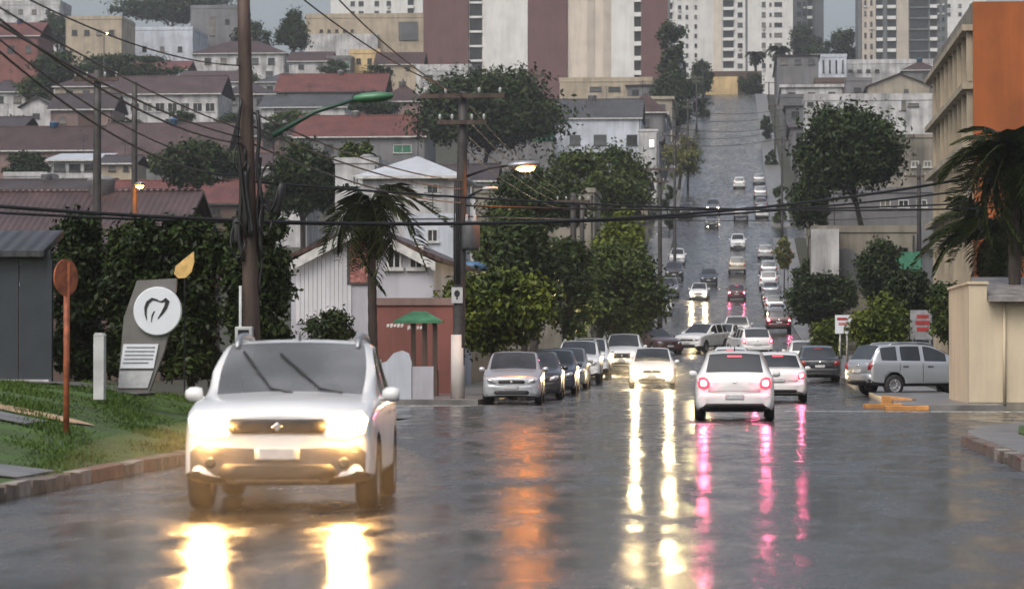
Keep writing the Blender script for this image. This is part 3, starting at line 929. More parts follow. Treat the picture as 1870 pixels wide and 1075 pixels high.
for i, (u, v, w_, h_, y, l) in enumerate(((150, 262, 70, 50, 378, 'round yard tree before the wide brown roofed house'), (60, 162, 60, 46, 452, 'round yard tree above the white gable house'), (225, 232, 70, 40, 410, 'dark yard tree before the veranda house'),
        (330, 222, 60, 44, 405, 'dark yard tree right below the veranda house'), (420, 300, 70, 60, 320, 'dark yard tree behind the brown utility pole'), (520, 190, 60, 40, 446, 'yard tree at the dark grey roofed house'),
        (690, 140, 70, 46, 500, 'yard tree between the brown roofs under the cream block'), (450, 150, 60, 50, 510, 'dark yard tree left of the grey hip roof'), (610, 125, 60, 30, 552, 'low yard trees by the green shutters'),
        (30, 232, 70, 40, 412, 'dark yard tree beside the grey edge house'), (300, 300, 80, 50, 340, 'yard tree above the long red tiled roof'), (760, 230, 60, 70, 385, 'yard tree beside the long red roofed house end'),
        (90, 345, 90, 50, 300, 'dark yard tree before the old dark tiled house'), (240, 355, 80, 44, 296, 'dark yard tree between the two long tiled roofs'), (960, 330, 90, 70, 290, 'shady tree behind the orange lit street lamp'),
        (500, 240, 60, 40, 396, 'dark yard tree at the dull pink house'), (660, 290, 70, 60, 330, 'yard tree behind the stepped white house'), (400, 110, 80, 40, 575, 'dark yard tree before the pale two storey house'))):
    tree(l, u - w_ / 2, u + w_ / 2, v - h_ / 2, v + h_ / 2, y, (LEAF_D, LEAF_M)[i % 3 == 1], 1800, .34, seed=70 + i, clumps=14, name='yard_tree', group='yard trees among the hillside houses')
tree('broad dark tree between the whitewashed pole and the lit lamp', 868, 1080, 318, 430, 166, LEAF_D, 7000, .2, trunk=975, seed=66, clumps=34)
for i, (u, v0, v1, y, mm, l) in enumerate(((1400, 205, 262, 480, LEAF_D, 'small street tree high on the right of the hill street'), (1408, 262, 330, 430, LEAF_D, 'street tree on the right below the highest small one'),
        (1425, 330, 420, 345, LEAF_M, 'green street tree beside the upper crossing on the right'), (1285, 175, 225, 545, LEAF_D, 'dark street tree below the crest on the left'),
        (1222, 330, 430, 330, LEAF_D, 'dark street tree beside the upper crossing on the left'), (1432, 425, 500, 262, LEAF_Y, 'yellowish shrub beside the orange notice on the right'))):
    w = 26 if y > 400 else 36
    tree(l, u - w / 2, u + w / 2, v0, v1, y, mm, 1600, .26, seed=50 + i, clumps=12, name='street_tree')

# ================================================================== verge, kerbs and small ground things
strip('lawn', -40, KL - .22, 20, 57.5, -.012, TURF, 1.5, 30)
def blades(name, x0, x1, y0, y1, n, h, m, seed, parent=None):
    g = np.random.default_rng(seed)
    x = g.uniform(x0, x1, n); y = g.uniform(y0, y1, n)
    keep = (np.sin(x * 2.1 + np.sin(y * 1.3) * 1.7) + np.sin(y * 1.7 + x * .6) + g.normal(0, .5, n)) > -.75
    x, y = x[keep], y[keep]; n = len(x)
    z = np.array([zg(a, b) for a, b in zip(x, y)]) - .02
    q = g.uniform(0, 6.28, n); hh = h * g.uniform(.4, 1.5, n) * (1 + .6 * np.sin(x * 3.3 + y)); w = .012 * g.uniform(.7, 1.6, n)
    V = np.empty((n, 3, 3)); lean = g.normal(0, .035, (n, 2))
    V[:, 0] = np.stack([x - np.cos(q) * w, y - np.sin(q) * w, z], 1); V[:, 1] = np.stack([x + np.cos(q) * w, y + np.sin(q) * w, z], 1)
    V[:, 2] = np.stack([x + lean[:, 0], y + lean[:, 1], z + hh], 1)
    me = bpy.data.meshes.new(name)
    me.vertices.add(n * 3); me.vertices.foreach_set('co', V.astype(np.float32).ravel())
    me.loops.add(n * 3); me.loops.foreach_set('vertex_index', np.arange(n * 3, dtype=np.int32))
    me.polygons.add(n); me.polygons.foreach_set('loop_start', np.arange(n, dtype=np.int32) * 3); me.polygons.foreach_set('loop_total', np.full(n, 3, dtype=np.int32))
    me.materials.append(m); me.update(calc_edges=True)
    return put(name, me)
GRASS = leafmat('grass blades', (.02, .05, .006), (.075, .125, .018), .5)
tag(blades('grass', -15, KL - .35, 26, 57, 90000, .05, GRASS, 5), 'short wet green grass covering the raised verge', 'grass', kind='stuff')
# kerb of single stones
def kerb(x, y0, y1, step, label=None, w=.2, h=.14):
    root = MB()
    root.box(x - w, y0, -.3, x - .03, y1, h * .55)
    k = tag(root.build('kerb', KERB), kind='structure')
    g = random.Random(int(y0) + 3)
    ms = []
    for q in range(5):
        mb = MB(); L = step - .035
        mb.box(-w / 2, -L / 2, -.06, w / 2, L / 2, h)
        mb.v = [(a + g.uniform(-.012, .012), b + g.uniform(-.012, .012), c + g.uniform(-.015, .015)) for a, b, c in mb.v]
        ms.append(mb.mesh('kerbstone', [KERB, mat('brick red kerb stone', (.15, .065, .045), .5, var=.5, scale=6), mat('pale kerb stone', (.28, .25, .22), .5, var=.3, scale=6)][[0, 1, 0, 2, 0][q]]))
    y = y0 + step / 2; i = 0
    while y < y1:
        o = put('kerbstone', ms[g.randrange(5)], k, (x - w / 2 + g.uniform(-.01, .01), y, zr(y)))
        o.rotation_euler = (g.uniform(-.02, .02), g.uniform(-.03, .03), g.uniform(-.02, .02))
        y += step
kerb(KL, 22, 57.5, .55)
kerb(3.72, 20, 45, .6)
# right corner: kerb return, pavement and a tuft of lawn
arc = [(3.70, 20), (3.70, 45), (3.95, 49), (4.5, 52.5), (5.6, 55.6), (8, 57.6), (12, 58.6), (60, 59), (60, 20)]
mb = MB(); mb.prism(arc, 'z', -.2, .12); tag(mb.build('pavement', PAVE), kind='structure')
mb = MB(); mb.prism([(4.5, 24), (4.6, 47), (5.0, 51), (6.0, 54), (8.5, 56), (50, 56.8), (50, 24)], 'z', .05, .15); tag(mb.build('lawn', TURF), kind='structure')
tag(blades('grass', 5.1, 10, 30, 51, 14000, .26, GRASS, 6), 'short green grass on the right street corner', 'grass', kind='stuff')
PATH = mat('sandy path', (.42, .28, .17), .6, var=.3, scale=2)
# stone slabs in the lawn
for (x0, x1, y0, y1, m, nm) in ((-10.6, -8.0, 31.4, 33.2, PAVE, 'footpath'), (-15, -10.3, 40.8, 42.3, PAVE, 'footpath'), (-30, -11.5, 54.2, 56.2, PAVE, 'footpath')):
    k = tag(sheet(nm, lambda x, y: (x, y, zg(x, y) + .012), np.linspace(x0, x1, 6), np.linspace(y0, y1, 4), m), kind='structure')
    nx = max(2, int((x1 - x0) / .8))
    for i in range(min(nx, 8)):
        xa = x1 - (i + 1) * (x1 - x0) / nx
        sb = MB(); ym = (y0 + y1) / 2
        for (ya, yb) in ((y0 + .03, ym - .02), (ym + .02, y1 - .03)):
            c = [(xa + .02, ya), (xa + (x1 - x0) / nx - .02, ya), (xa + (x1 - x0) / nx - .02, yb), (xa + .02, yb)]
            n0 = len(sb.v)
            sb.v += [(x, y, zg(x, y) + .02) for x, y in c] + [(x, y, zg(x, y) + .03) for x, y in c]
            for q in ((4, 5, 6, 7), (0, 1, 5, 4), (1, 2, 6, 5), (2, 3, 7, 6), (3, 0, 4, 7)): sb.f.append(tuple(n0 + z for z in q)); sb.m.append(0)
        sb.build('paving_slab', m, k)
pts = [(-11.9, 43.2), (-11.0, 42.9), (-10.2, 43.1), (-9.9, 43.6), (-10.4, 44.1), (-11.3, 44.2), (-12.1, 43.9)]
me_ = mesh_from('sandy_patch', [(x, y, zg(x, y) + .012) for x, y in pts], [tuple(range(7))], PATH); tag(put('sandy_patch', me_), kind='structure')
# worn white line at the side street
LINE = mat('worn road paint', (.42, .42, .40), .35, var=.6, scale=6)
mb = MB(); mb.box(1.2, 70.2, -.05, 14, 70.55, .006); tag(mb.build('road_marking', LINE), kind='structure')
mb = MB(); mb.box(KL - 9, 77.0, -.05, KL + .3, 77.25, .006); tag(mb.build('road_marking', LINE), kind='structure')

# ================================================================== poles, lamps, signs
WOOD = mat('weathered timber pole', (.062, .040, .031), .6, var=.5, scale=5, bmp=.5, stretch=(1, 1, .15))
CONC = mat('concrete pole', (.045, .042, .04), .6, var=.35, scale=3, bmp=.3)
LIME = plaster('whitewash on pole', (.62, .58, .54), .5)
BOXW = mat('pale meter box', (.45, .46, .46), .5, var=.15)
LAMPG = mat('green lamp housing', (.06, .17, .09), .35, var=.2)
SODIUM = emit('sodium lamp lit', (1.0, .27, .012), 260)
WARM = emit('warm lamp lit', (1.0, .62, .25), 60)
COOLL = emit('white lamp lit', (1.0, .97, .9), 22)
def lamp(parent, a, b, hm, lens, s=1.0, arm=DARKM, r=.04):
    """a lamp arm from a to b (local points) with a housing and lens at b"""
    a, b = Vector(a), Vector(b)
    mb = MB(); mb.tube([a, a.lerp(b, .5) + Vector((0, 0, .06 * (b - a).length)), b], [r, r * .9, r * .8], 8); mb.build('lamp_arm', arm, parent, True)
    d = (b - a); d.z *= .3; d.normalize(); ang = math.atan2(d.y, d.x)
    M = Matrix.Translation(b) @ Matrix.Rotation(ang, 4, 'Z')
    mb = MB(); mb.lathe([(0, -.1 * s), (.10 * s, -.08 * s), (.17 * s, .1 * s), (.17 * s, .42 * s), (.10 * s, .62 * s), (0, .66 * s)], 14, M @ Matrix.Rotation(R(86), 4, 'Y') @ Matrix.Diagonal((.55, 1, 1, 1)))
    h = mb.build('lamp_head', hm, parent, True)
    if lens is not None:
        mb = MB(); mb.lathe([(0, -.075 * s), (.08 * s, -.06 * s), (.13 * s, -.02 * s), (.14 * s, .02 * s)], 14, M @ Matrix.Translation((.32 * s, 0, -.08 * s)) @ Matrix.Diagonal((1.6, 1, 1, 1)))
        mb.build('lamp_lens', lens, h, True)
def pole(label, u, y, vtop, r=.15, m=CONC, lean=(0, 0), arms=(), group=None, base=None, white=None, name='utility_pole', cat='utility pole', ub=None):
    top = P(u, vtop, y); x = P(ub, 600, y).x if ub else top.x
    gz = zg(x, y) if base is None else base
    t = thing(name, label, cat, (x, y, gz), 0, group)
    h = top.z - gz; dx = top.x - x
    mb = MB(); mb.tube([(dx * i / 6, 0, h * i / 6 - (.4 if i == 0 else 0)) for i in range(7)], [r * (1 - .3 * i / 6) for i in range(7)], 14); mb.build('pole', m, t, True)
    for (z, w) in arms:
        zz = z * h
        mb = MB(); mb.box(dx * z - w / 2, -r - .09, zz - .06, dx * z + w / 2, -r + .01, zz + .06); c = mb.build('crossarm', WOOD, t)
        for k in (-.45, -.2, .2, .45):
            mb = MB(); mb.lathe([(0, 0), (.03, 0), (.03, .05), (.055, .07), (.03, .1), (.05, .12), (.025, .17), (0, .18)], 10, Matrix.Translation((dx * z + k * w, -r - .04, zz + .06)))
            mb.build('insulator', BOXW, c, True)
    if white:
        mb = MB(); mb.tube([(0, 0, -.1), (0, 0, white)], [r * 1.04 + .01, r * 1.0 + .008], 14); mb.build('painted_base', LIME, t, True)
    return t, h, dx
# the brown pole by the clinic
p1, h1, d1 = pole('brown utility pole wrapped in cable bundles beside the clinic sign', 443, 52, -70, .165, WOOD, arms=((.985, 2.2),), ub=464)
g = random.Random(5)
for k in range(9):
    z0, z1 = g.uniform(2.2, 3.6), g.uniform(4.6, 6.2); q = g.uniform(-2.8, .4)
    mb = MB(); rr = .19 + g.uniform(0, .05)
    pts = [(d1 * z / h1 + math.cos(q + .25 * math.sin(z * 2.2 + k)) * (rr + .03 * math.sin(z * 5 + k)), math.sin(q) * rr, z) for z in np.linspace(z0, z1, 14)]
    mb.tube(pts, g.uniform(.02, .045), 6); mb.build('cable_bundle', CABLE, p1, True)
for (x, z, s) in ((-.27, 3.4, .24), (.30, 4.35, .30), (.24, 3.75, .20), (-.24, 4.9, .2)):
    mb = MB()
    mb.tube([(x + s * .55 * math.cos(a * .42), -.15 - .02 * (a % 5), z + s * 1.4 * math.sin(a * .42)) for a in range(31)], .02, 6); mb.build('cable_coil', CABLE, p1, True)
for (x, z, hh) in ((.40, 4.15, .62), (-.30, 3.55, .5)):
    mb = MB(); mb.lathe([(0, 0), (.085, .02), (.095, .1), (.095, hh - .1), (.06, hh), (0, hh)], 12, Matrix.Translation((x, -.1, z - hh / 2)) @ Matrix.Rotation(.22 if x > 0 else 0, 4, 'Y')); mb.build('splice_closure', CABLE, p1, True)
mb = MB(); mb.box(-.30, -.34, 1.38, .02, -.17, 1.80); q = mb.build('meter_box', BOXW, p1, False, .015)
mb = MB(); mb.box(-.24, -.355, 1.60, -.04, -.34, 1.74); mb.build('meter_window', PANE, q)
mb = MB(); mb.tube([(-.22, -.2, .9), (-.22, -.2, 2.55)], .028, 8); mb.build('conduit', BOXW, p1, True)
mb = MB(); mb.box(-.33, -.30, .62, -.17, -.18, .78); mb.build('junction_box', BOXW, p1, False, .01)
A = P(498, 248, 52) - p1.location; Bp = P(655, 180, 52) - p1.location
lamp(p1, A, Bp, LAMPG, None, 1.0, mat('green lamp arm', (.03, .07, .05), .4), .045)
# poles with a whitewashed foot behind the silver hatchback
p2, h2, d2 = pole('dark pole with whitewashed foot behind the silver parked hatchback', 846, 81, 168, .19, CONC, arms=((.985, 2.4), (.90, 1.4)), white=1.95, ub=836)
mb = MB(); mb.lathe([(0, 0), (.24, .02), (.26, .1), (.26, .75), (.2, .82), (0, .84)], 18, Matrix.Translation((.38, -.1, 4.35))); q = mb.build('transformer', mat('transformer casing', (.06, .065, .07), .5), p2, True)
for k in (-.12, .12):
    mb = MB(); mb.lathe([(.03, 0), (.05, .05), (.03, .09), (.045, .13), (.02, .2)], 10, Matrix.Translation((.38 + k, -.1, 5.18))); mb.build('bushing', BOXW, q, True)
mb = MB(); mb.box(-.16, -.225, 2.85, .16, -.20, 3.30); q = mb.build('notice_plate', BOXW, p2)
mb = MB(); mb.prism([(.085 * math.cos(a * .785), 3.12 + .10 * math.sin(a * .785)) for a in range(8)], 'y', -.235, -.226); mb.box(-.02, -.235, 2.95, .02, -.226, 3.03); mb.build('notice_mark', DARKM, q)
lamp(p2, P(852, 322, 81) - p2.location, P(935, 302, 81) - p2.location, STEEL, SODIUM, 1.2)
lamp(p2, P(852, 362, 81) - p2.location, P(884, 345, 81) - p2.location, BOXW, None, .6)
for k in range(4):
    mb = MB(); mb.tube([(.02 + .05 * k - .1, -.2, z) for z in (3.4, 4.4, 5.4, 6.4)], .02, 6); mb.build('cable_bundle', CABLE, p2, True)
# further poles
p3, h3, d3 = pole('dark pole with white foot at the end of the parked row', 1047, 133, 352, .19, CONC, arms=((.95, 1.6),), white=1.1)
mb = MB(); mb.box(-.5, -.28, 4.2, .35, -.2, 5.1); mb.build('equipment_box', BOXW, p3)
pole('slim pole beside the dark pole at the parked row end', 1063, 136, 372, .15, CONC, white=1.0)
pole('blurred dark pole behind the clinic hedge, thicker one', 178, 92, 128, .17, CONC, arms=((.97, 1.5),))
pl, hl_, dl = pole('thin dark pole carrying a lit orange lamp behind the hedge', 246, 98, 150, .13, CONC)
lamp(pl, P(247, 345, 98) - pl.location, P(252, 338, 97.6) - pl.location, STEEL, SODIUM, .9)
pole('dark wooden pole behind the great round tree', 1678, 190, 300, .18, CONC, arms=((.93, 2.0),))
PG = 'utility poles up the hill street'
for u, v, y, n in ((1205, 300, 190, 'first'), (1232, 240, 290, 'second'), (1256, 180, 390, 'third'), (1272, 140, 500, 'fourth'), (1284, 125, 600, 'fifth')):
    pole(n + ' utility pole up the left kerb of the hill street', u, y, v, .17, CONC, arms=((.97, 2.2), (.9, 1.2)), group=PG)
for u, v, y, n in ((1428, 250, 330, 'lowest'), (1415, 190, 450, 'middle'), (1404, 150, 560, 'topmost')):
    pole(n + ' utility pole along the right kerb of the hill street', u, y, v, .16, CONC, arms=((.97, 2.0),), group=PG)
wl = thing('street_lamp', 'far warm street lamp glowing before the beige hillside block', 'street lamp', (P(190, 60, 500).x, 500, zr(500)))
zz = P(190, 62, 500).z - zr(500)
mb = MB(); mb.tube([(0, 0, -.3), (0, 0, zz)], [.14, .09], 8); mb.build('pole', CONC, wl, True)
lamp(wl, (0, 0, zz - .1), (.5, -.8, zz), STEEL, WARM, 1.6)
# overhead cables
CG = 'overhead cables'
def cable(pa, pb, sag, r, label):
    pa, pb = Vector(pa), Vector(pb)
    mb = MB(); n = 26
    mb.tube([pa.lerp(pb, i / n) - Vector((0, 0, sag * 4 * (i / n) * (1 - i / n))) - pa for i in range(n + 1)], r, 6)
    o = mb.build('overhead_cable', CABLE, None, True); o.location = pa
    return tag(o, label, 'cable', CG)
NTH = ('uppermost', 'second', 'third', 'fourth', 'fifth', 'lowest')
cable(P(-60, 372, 52), P(1960, 285, 82), 1.0, .04, 'thickest black cable across the street, drooping from the hedge to the palm')
cable(P(-60, 385, 55), P(1960, 318, 84), .75, .03, 'black cable across the street running just under the thickest one')
cable(P(440, 330, 52), P(1960, 372, 84), .35, .025, 'thin black cable from the brown pole across to the drooping palm')
cable(P(838, 375, 81), P(1960, 360, 92), .25, .03, 'black cable from the whitewashed pole across to the corner palm')
cable(P(846, 395, 81), P(1676, 395, 190), .2, .02, 'slim cable from the whitewashed pole to the pole behind the great tree')
for k, (a, b, c, d, ya, yb) in enumerate(((-40, -10, 438, 235, 30, 52), (-40, 20, 438, 250, 30, 52), (-40, -50, 438, 120, 32, 52), (-40, 5, 438, 262, 31, 52), (-40, 40, 436, 300, 33, 52), (-40, 60, 436, 320, 33, 52))):
    cable(P(a, b, ya), P(c, d, yb), .12 + .06 * k, .012 + .004 * (k % 2), NTH[(2, 3, 0, 4, 1, 5)[k]] + ' of the thin slanting cables that reach the brown pole from the lawn side')
for k, (u0, v0, u1, v1) in enumerate(((450, 200, 846, 330), (450, 225, 846, 345), (455, 260, 846, 370), (600, -20, 846, 178), (530, -20, 846, 172))):
    y0 = 52 if u0 < 500 else 60
    cable(P(u0, v0, y0), P(u1, v1, 81), .25, .018, ('uppermost cable from the brown pole to the whitewashed pole', 'middle cable from the brown pole to the whitewashed pole', 'lowest cable from the brown pole to the whitewashed pole', 'steep high cable reaching the whitewashed pole crossarm', 'second steep high cable reaching the whitewashed pole crossarm')[k])
for k in range(4):
    cable(P(846, 180 + 30 * k, 81), P(1047, 360 + 8 * k, 133), .4, .018, NTH[(0, 1, 2, 5)[k]] + ' cable from the whitewashed pole to the dark pole at the parked row end')
for k, (v0, v1) in enumerate(((250, 232), (262, 246), (215, 206), (198, 196), (232, 226))):
    cable(P(1225, v0, 300), P(1450, v1, 330), .7, .03, NTH[(3, 5, 1, 0, 2)[k]] + ' of the cables crossing high above the hill street')
# clinic totem
CG2 = mat('grey totem panel', (.14, .135, .13), .45, var=.15)
SIGNW = mat('white sign face', (.66, .69, .74), .4, var=.04)
INK = mat('black sign ink', (.012, .013, .016), .5)
y0 = 50.0
t0 = P(252, 712, y0)
tot = thing('clinic_sign', 'grey slanted totem with a round white tooth sign and white text panel', 'sign', (t0.x, y0, t0.z))
def rel(u, v, y=y0): return P(u, v, y) - t0
def plate(poly, ya, yb, m, name, parent):
    mb = MB(); mb.prism([(rel(u, v).x, rel(u, v).z) for u, v in poly], 'y', ya, yb)
    return mb.build(name, m, parent)
plate([(214, 716), (272, 716), (300, 640), (318, 560), (322, 508), (250, 512), (226, 580)], 0, .12, CG2, 'totem_body', tot)
disc = MB(); c = rel(289, 568); rd = .432
disc.lathe([(0, .03), (rd - .015, .03), (rd, .015), (rd, -.05), (0, -.05)], 40, Matrix.Translation((c.x, -.06, c.z)) @ Matrix.Rotation(R(90), 4, 'X'))
dk = disc.build('round_sign', SIGNW, tot)
def ink(pts, w):                                             # a brush stroke of varying width on the disc
    mb = MB(); n = len(pts); Lp = []; Rp = []
    for i, (a, b) in enumerate(pts):
        p0 = Vector(pts[max(0, i - 1)]); p1_ = Vector(pts[min(n - 1, i + 1)]); d = (p1_ - p0).normalized(); nn = Vector((-d.y, d.x)) * w[i]
        Lp.append((a + nn.x, b + nn.y)); Rp.append((a - nn.x, b - nn.y))
    for i in range(n - 1):
        q = [Lp[i], Lp[i + 1], Rp[i + 1], Rp[i]]
        mb.prism([(rel(u, v).x, rel(u, v).z) for u, v in q], 'y', -.100, -.092)
    mb.build('tooth_mark', INK, dk)
ink([(290, 548), (280, 546), (272, 552), (268, 562), (268, 574), (270, 584)], [1.2, 2.6, 3.2, 2.6, 1.8, .6])
ink([(288, 549), (297, 551), (305, 547), (308, 550), (304, 562), (297, 573), (290, 582)], [.8, 1.6, 3.4, 3.6, 3.2, 2.2, .6])
ink([(284, 568), (280, 576), (278, 588)], [.8, 1.3, .5])
pn = plate([(220, 672), (281, 672), (290, 628), (226, 628)], -.03, -.002, SIGNW, 'text_panel', tot)
for i, (v, a, b) in enumerate(((634, 232, 284), (641, 229, 283), (648, 228, 281), (655, 227, 280), (662, 225, 272))):
    plate([(a, v + 1.4), (b, v + 1.4), (b, v - 1.2), (a, v - 1.2)], -.036, -.031, mat('grey lettering', (.2, .21, .23), .5), 'text_line', pn)
plate([(216, 708), (270, 708), (280, 677), (219, 677)], -.03, -.002, mat('pale lower panel', (.42, .43, .45), .45), 'lower_panel', tot)
# leaf-shaped yellow sign above the totem
lf0 = P(337, 508, 50.4)
lf = thing('leaf_sign', 'yellow leaf-shaped plate on a thin stem above the round tooth sign', 'sign', (lf0.x, 50.4, .8))
mb = MB(); mb.prism([(P(u, v, 50.4).x - lf0.x, P(u, v, 50.4).z - .8) for u, v in ((354, 459), (355, 478), (350, 496), (340, 507), (326, 508), (318, 500), (321, 486), (334, 475))], 'y', -.02, .02)
mb.build('leaf_plate', mat('yellow leaf enamel', (.62, .40, .14), .4, var=.2, scale=8), lf)
mb = MB(); mb.tube([(0, .01, -.1), (0, .01, lf0.z - .75)], .015, 6); mb.build('stem', DARKM, lf)
# slim white post and rusty round sign
pw = P(182, 714, 49.5)
po = thing('marker_post', 'slim pale square post standing left of the clinic totem', 'post', (pw.x, 49.5, pw.z))
mb = MB(); mb.box(-.095, -.095, -.15, .095, .095, .98); mb.build('shaft', BOXW, po, False, .01)
mb = MB(); mb.prism([(-.1, .98), (.1, .98), (.06, 1.03), (-.06, 1.03)], 'y', -.1, .1); mb.build('cap', BOXW, po)
ps = P(121, 786, 41)
RUST = mat('rusty orange paint', (.30, .085, .035), .55, var=.4, scale=8, bmp=.3)
rs = thing('road_sign', 'rust orange round road sign on a thin orange pole in the grass', 'sign', (ps.x, 41, zg(ps.x, 41)))
mb = MB(); mb.tube([(0, 0, -.3), (0, 0, P(121, 480, 41).z - rs.location.z)], .045, 10); mb.build('pole', RUST, rs, True)
mb = MB(); rr = .27; mb.lathe([(0, .012), (rr, .012), (rr, -.012), (0, -.012)], 28, Matrix.Translation((0, -.055, P(121, 507, 41).z - rs.location.z)) @ Matrix.Rotation(R(64), 4, 'Z') @ Matrix.Rotation(R(90), 4, 'X')); mb.build('sign_disc', RUST, rs)
# right hand boards
def board(label, u0, u1, v0, v1, y, vb, face, marks, legs):
    a, b = P(u0, v1, y), P(u1, v0, y); cx = (a.x + b.x) / 2; gz = zr(y) + .1
    t = thing('board_sign', label, 'sign', (cx, y, gz))
    mb = MB(); mb.box(a.x - cx, -.04, a.z - gz, b.x - cx, .0, b.z - gz); q = mb.build('board', face, t)
    for (fu0, fu1, fv0, fv1, m) in marks:
        mb = MB(); mb.box(a.x - cx + fu0 * (b.x - a.x), -.05, a.z - gz + fv0 * (b.z - a.z), a.x - cx + fu1 * (b.x - a.x), -.041, a.z - gz + fv1 * (b.z - a.z)); mb.build('lettering', m, q)
    for fx in legs:
        mb = MB(); mb.tube([(a.x - cx + fx * (b.x - a.x), .04, -.2), (a.x - cx + fx * (b.x - a.x), .04, b.z - gz - .05)], .045, 8); mb.build('leg', STEEL, t, True)
    return t
REDI = mat('red sign ink', (.35, .03, .03), .5)
board('white board sign on two grey legs behind the black parked saloon', 1525, 1556, 575, 609, 120, 660, SIGNW,
      ((.12, .7, .72, .86, REDI), (.2, .85, .45, .6, mat('pink sign ink', (.5, .2, .2), .5)), (.5, .9, .15, .34, INK)), (.3, .72))
board('grey notice board with red lines before the dark green tree', 1662, 1702, 566, 620, 121, 660, mat('grey board face', (.26, .26, .27), .5),
      ((.3, .85, .72, .84, REDI), (.25, .9, .5, .64, REDI), (.3, .85, .28, .42, REDI)), (.1, .9))
board('small orange notice beside the yellowish shrub uphill', 1432, 1446, 455, 478, 262, 500, mat('orange notice', (.6, .2, .05), .5), ((.2, .8, .5, .7, SIGNW),), (.5,))
# orange planks dumped at the corner
PLK = mat('wet orange plank', (.52, .24, .07), .4, var=.35, scale=3, stretch=(1, .2, 1))
for i, (u, v, L, a, l) in enumerate(((1612, 744, 1.0, 14, 'long orange plank lying lowest by the corner kerb'), (1640, 738, .9, -22, 'orange plank resting askew across the long one'),
        (1690, 744, .8, 40, 'short orange plank apart from the pile near silver car'), (1655, 748, 1.1, 4, 'flat orange plank beside the two crossed ones'), (1748, 726, .5, 70, 'stub of orange wood beside the silver car wheel'), (1565, 702, .7, 30, 'orange board lying alone under the white board sign'))):
    y = yfv(v); x = P(u, v, y).x
    mb = MB(); mb.box(-L / 2, -.14, 0, L / 2, .14, .12 if i != 1 else .22); o = mb.build('plank', PLK, None, False, .015)
    o.location = (x, y, zr(y) - .005 + (.13 if 700 > v else 0)); o.rotation_euler = (0, R(6 if i == 1 else 0), R(a)); tag(o, l, 'plank', 'orange planks at the corner')
hp = thing('bollard', 'short tan post with a white cap under the bushy bright tree', 'bollard', (P(905, 660, 90).x, 90, zr(90) + .1))
mb = MB(); mb.tube([(0, 0, -.1), (0, 0, .75)], [.09, .08], 10); mb.build('post', mat('tan post', (.45, .28, .14), .6), hp, True)
mb = MB(); mb.lathe([(.1, .72), (.17, .78), (.18, 1.0), (.1, 1.1), (0, 1.12)], 12); mb.build('cap', SIGNW, hp, True)

# ================================================================== houses and towers
WALLS = dict(white=plaster('white house render', (.50, .50, .50), .6), cream=plaster('cream render', (.40, .34, .25)), beige=plaster('beige render', (.34, .30, .235)),
             grey=plaster('grey render', (.16, .16, .165)), dark=plaster('dark grey render', (.12, .125, .13)), red=plaster('brick red render', (.21, .08, .065)),
             yellow=plaster('yellow render', (.62, .46, .24)), pink=plaster('dull pink render', (.22, .15, .135)), lilac=plaster('pale lilac render', (.42, .42, .46)),
             brown=plaster('brown render', (.10, .065, .05)), blue=plaster('bluish white render', (.50, .54, .60)), stone=plaster('stained stone render', (.24, .22, .18), .6),
             orange=plaster('orange render', (.34, .09, .015), .3), tower_brown=plaster('brown tower cladding', (.135, .07, .068), .15), tower_cream=plaster('cream tower cladding', (.58, .52, .44), .15),
             tower_white=plaster('white tower cladding', (.64, .64, .62), .15), tower_grey=plaster('grey tower cladding', (.13, .14, .145), .2), tower_beige=plaster('beige tower cladding', (.46, .41, .35), .18))
def rf(name, c):
    return tiles(name, c)
ROOFS = dict(red=rf('red clay tiles', (.135, .042, .03)), brown=rf('brown clay tiles', (.06, .032, .027)), old=rf('old dark clay tiles', (.05, .036, .034)), pink=rf('washed pink tiles', (.075, .046, .043)),
             grey=rf('grey cement tiles', (.065, .065, .068)), metal=mat('pale metal roofing', (.55, .57, .60), .3, .2, var=.15, scale=.6), dark=rf('dark slate tiles', (.05, .05, .055)))
SHUT = {'green': mat('green shutter', (.025, .13, .075), .5), 'dark': PANE, 'brown': mat('brown shutter', (.07, .04, .03), .6)}
FRAME = mat('window frame', (.50, .50, .48), .5)
FRAMED = mat('dark window frame', (.05, .05, .05), .5)
PANES = [PANE, PANE, glass('pane with pale curtain', (.16, .15, .13), .1), glass('pane with grey blind', (.08, .085, .09), .1), glass('deep dark pane', (.012, .013, .015), .05)]
wrng = random.Random(3)
_win = {}
def win_mesh(w, h, pane=None, frame=None, mull=1):
    k = (round(w, 1), round(h, 1), pane, frame, mull)
    if k in _win: return _win[k]
    w, h = max(.3, k[0]), max(.3, k[1]); b = .07
    mb = MB()
    mb.box(-w / 2, -.06, -h / 2, -w / 2 + b, .02, h / 2); mb.box(w / 2 - b, -.06, -h / 2, w / 2, .02, h / 2)
    mb.box(-w / 2 + b, -.06, h / 2 - b, w / 2 - b, .02, h / 2); mb.box(-w / 2 - .08, -.14, -h / 2 - .06, w / 2 + .08, .02, -h / 2 + b)
    for i in range(mull):
        x = -w / 2 + w * (i + 1) / (mull + 1); mb.box(x - .025, -.05, -h / 2 + b, x + .025, .01, h / 2 - b)
    p = MB(); p.quad((-w / 2 + .02, -.012, -h / 2 + .02), (w / 2 - .02, -.012, -h / 2 + .02), (w / 2 - .02, -.012, h / 2 - .02), (-w / 2 + .02, -.012, h / 2 - .02))
    _win[k] = (mb.mesh('window', frame or FRAME), p.mesh('pane', pane or PANE))
    return _win[k]
def add_win(t, x, z, w, h, y=0.0, **k):
    if 'pane' not in k: k = dict(k, pane=wrng.choice(PANES))
    a, b = win_mesh(w, h, **k)
    o = put('window', a, t, (x, y, z)); put('pane', b, o)
    return o
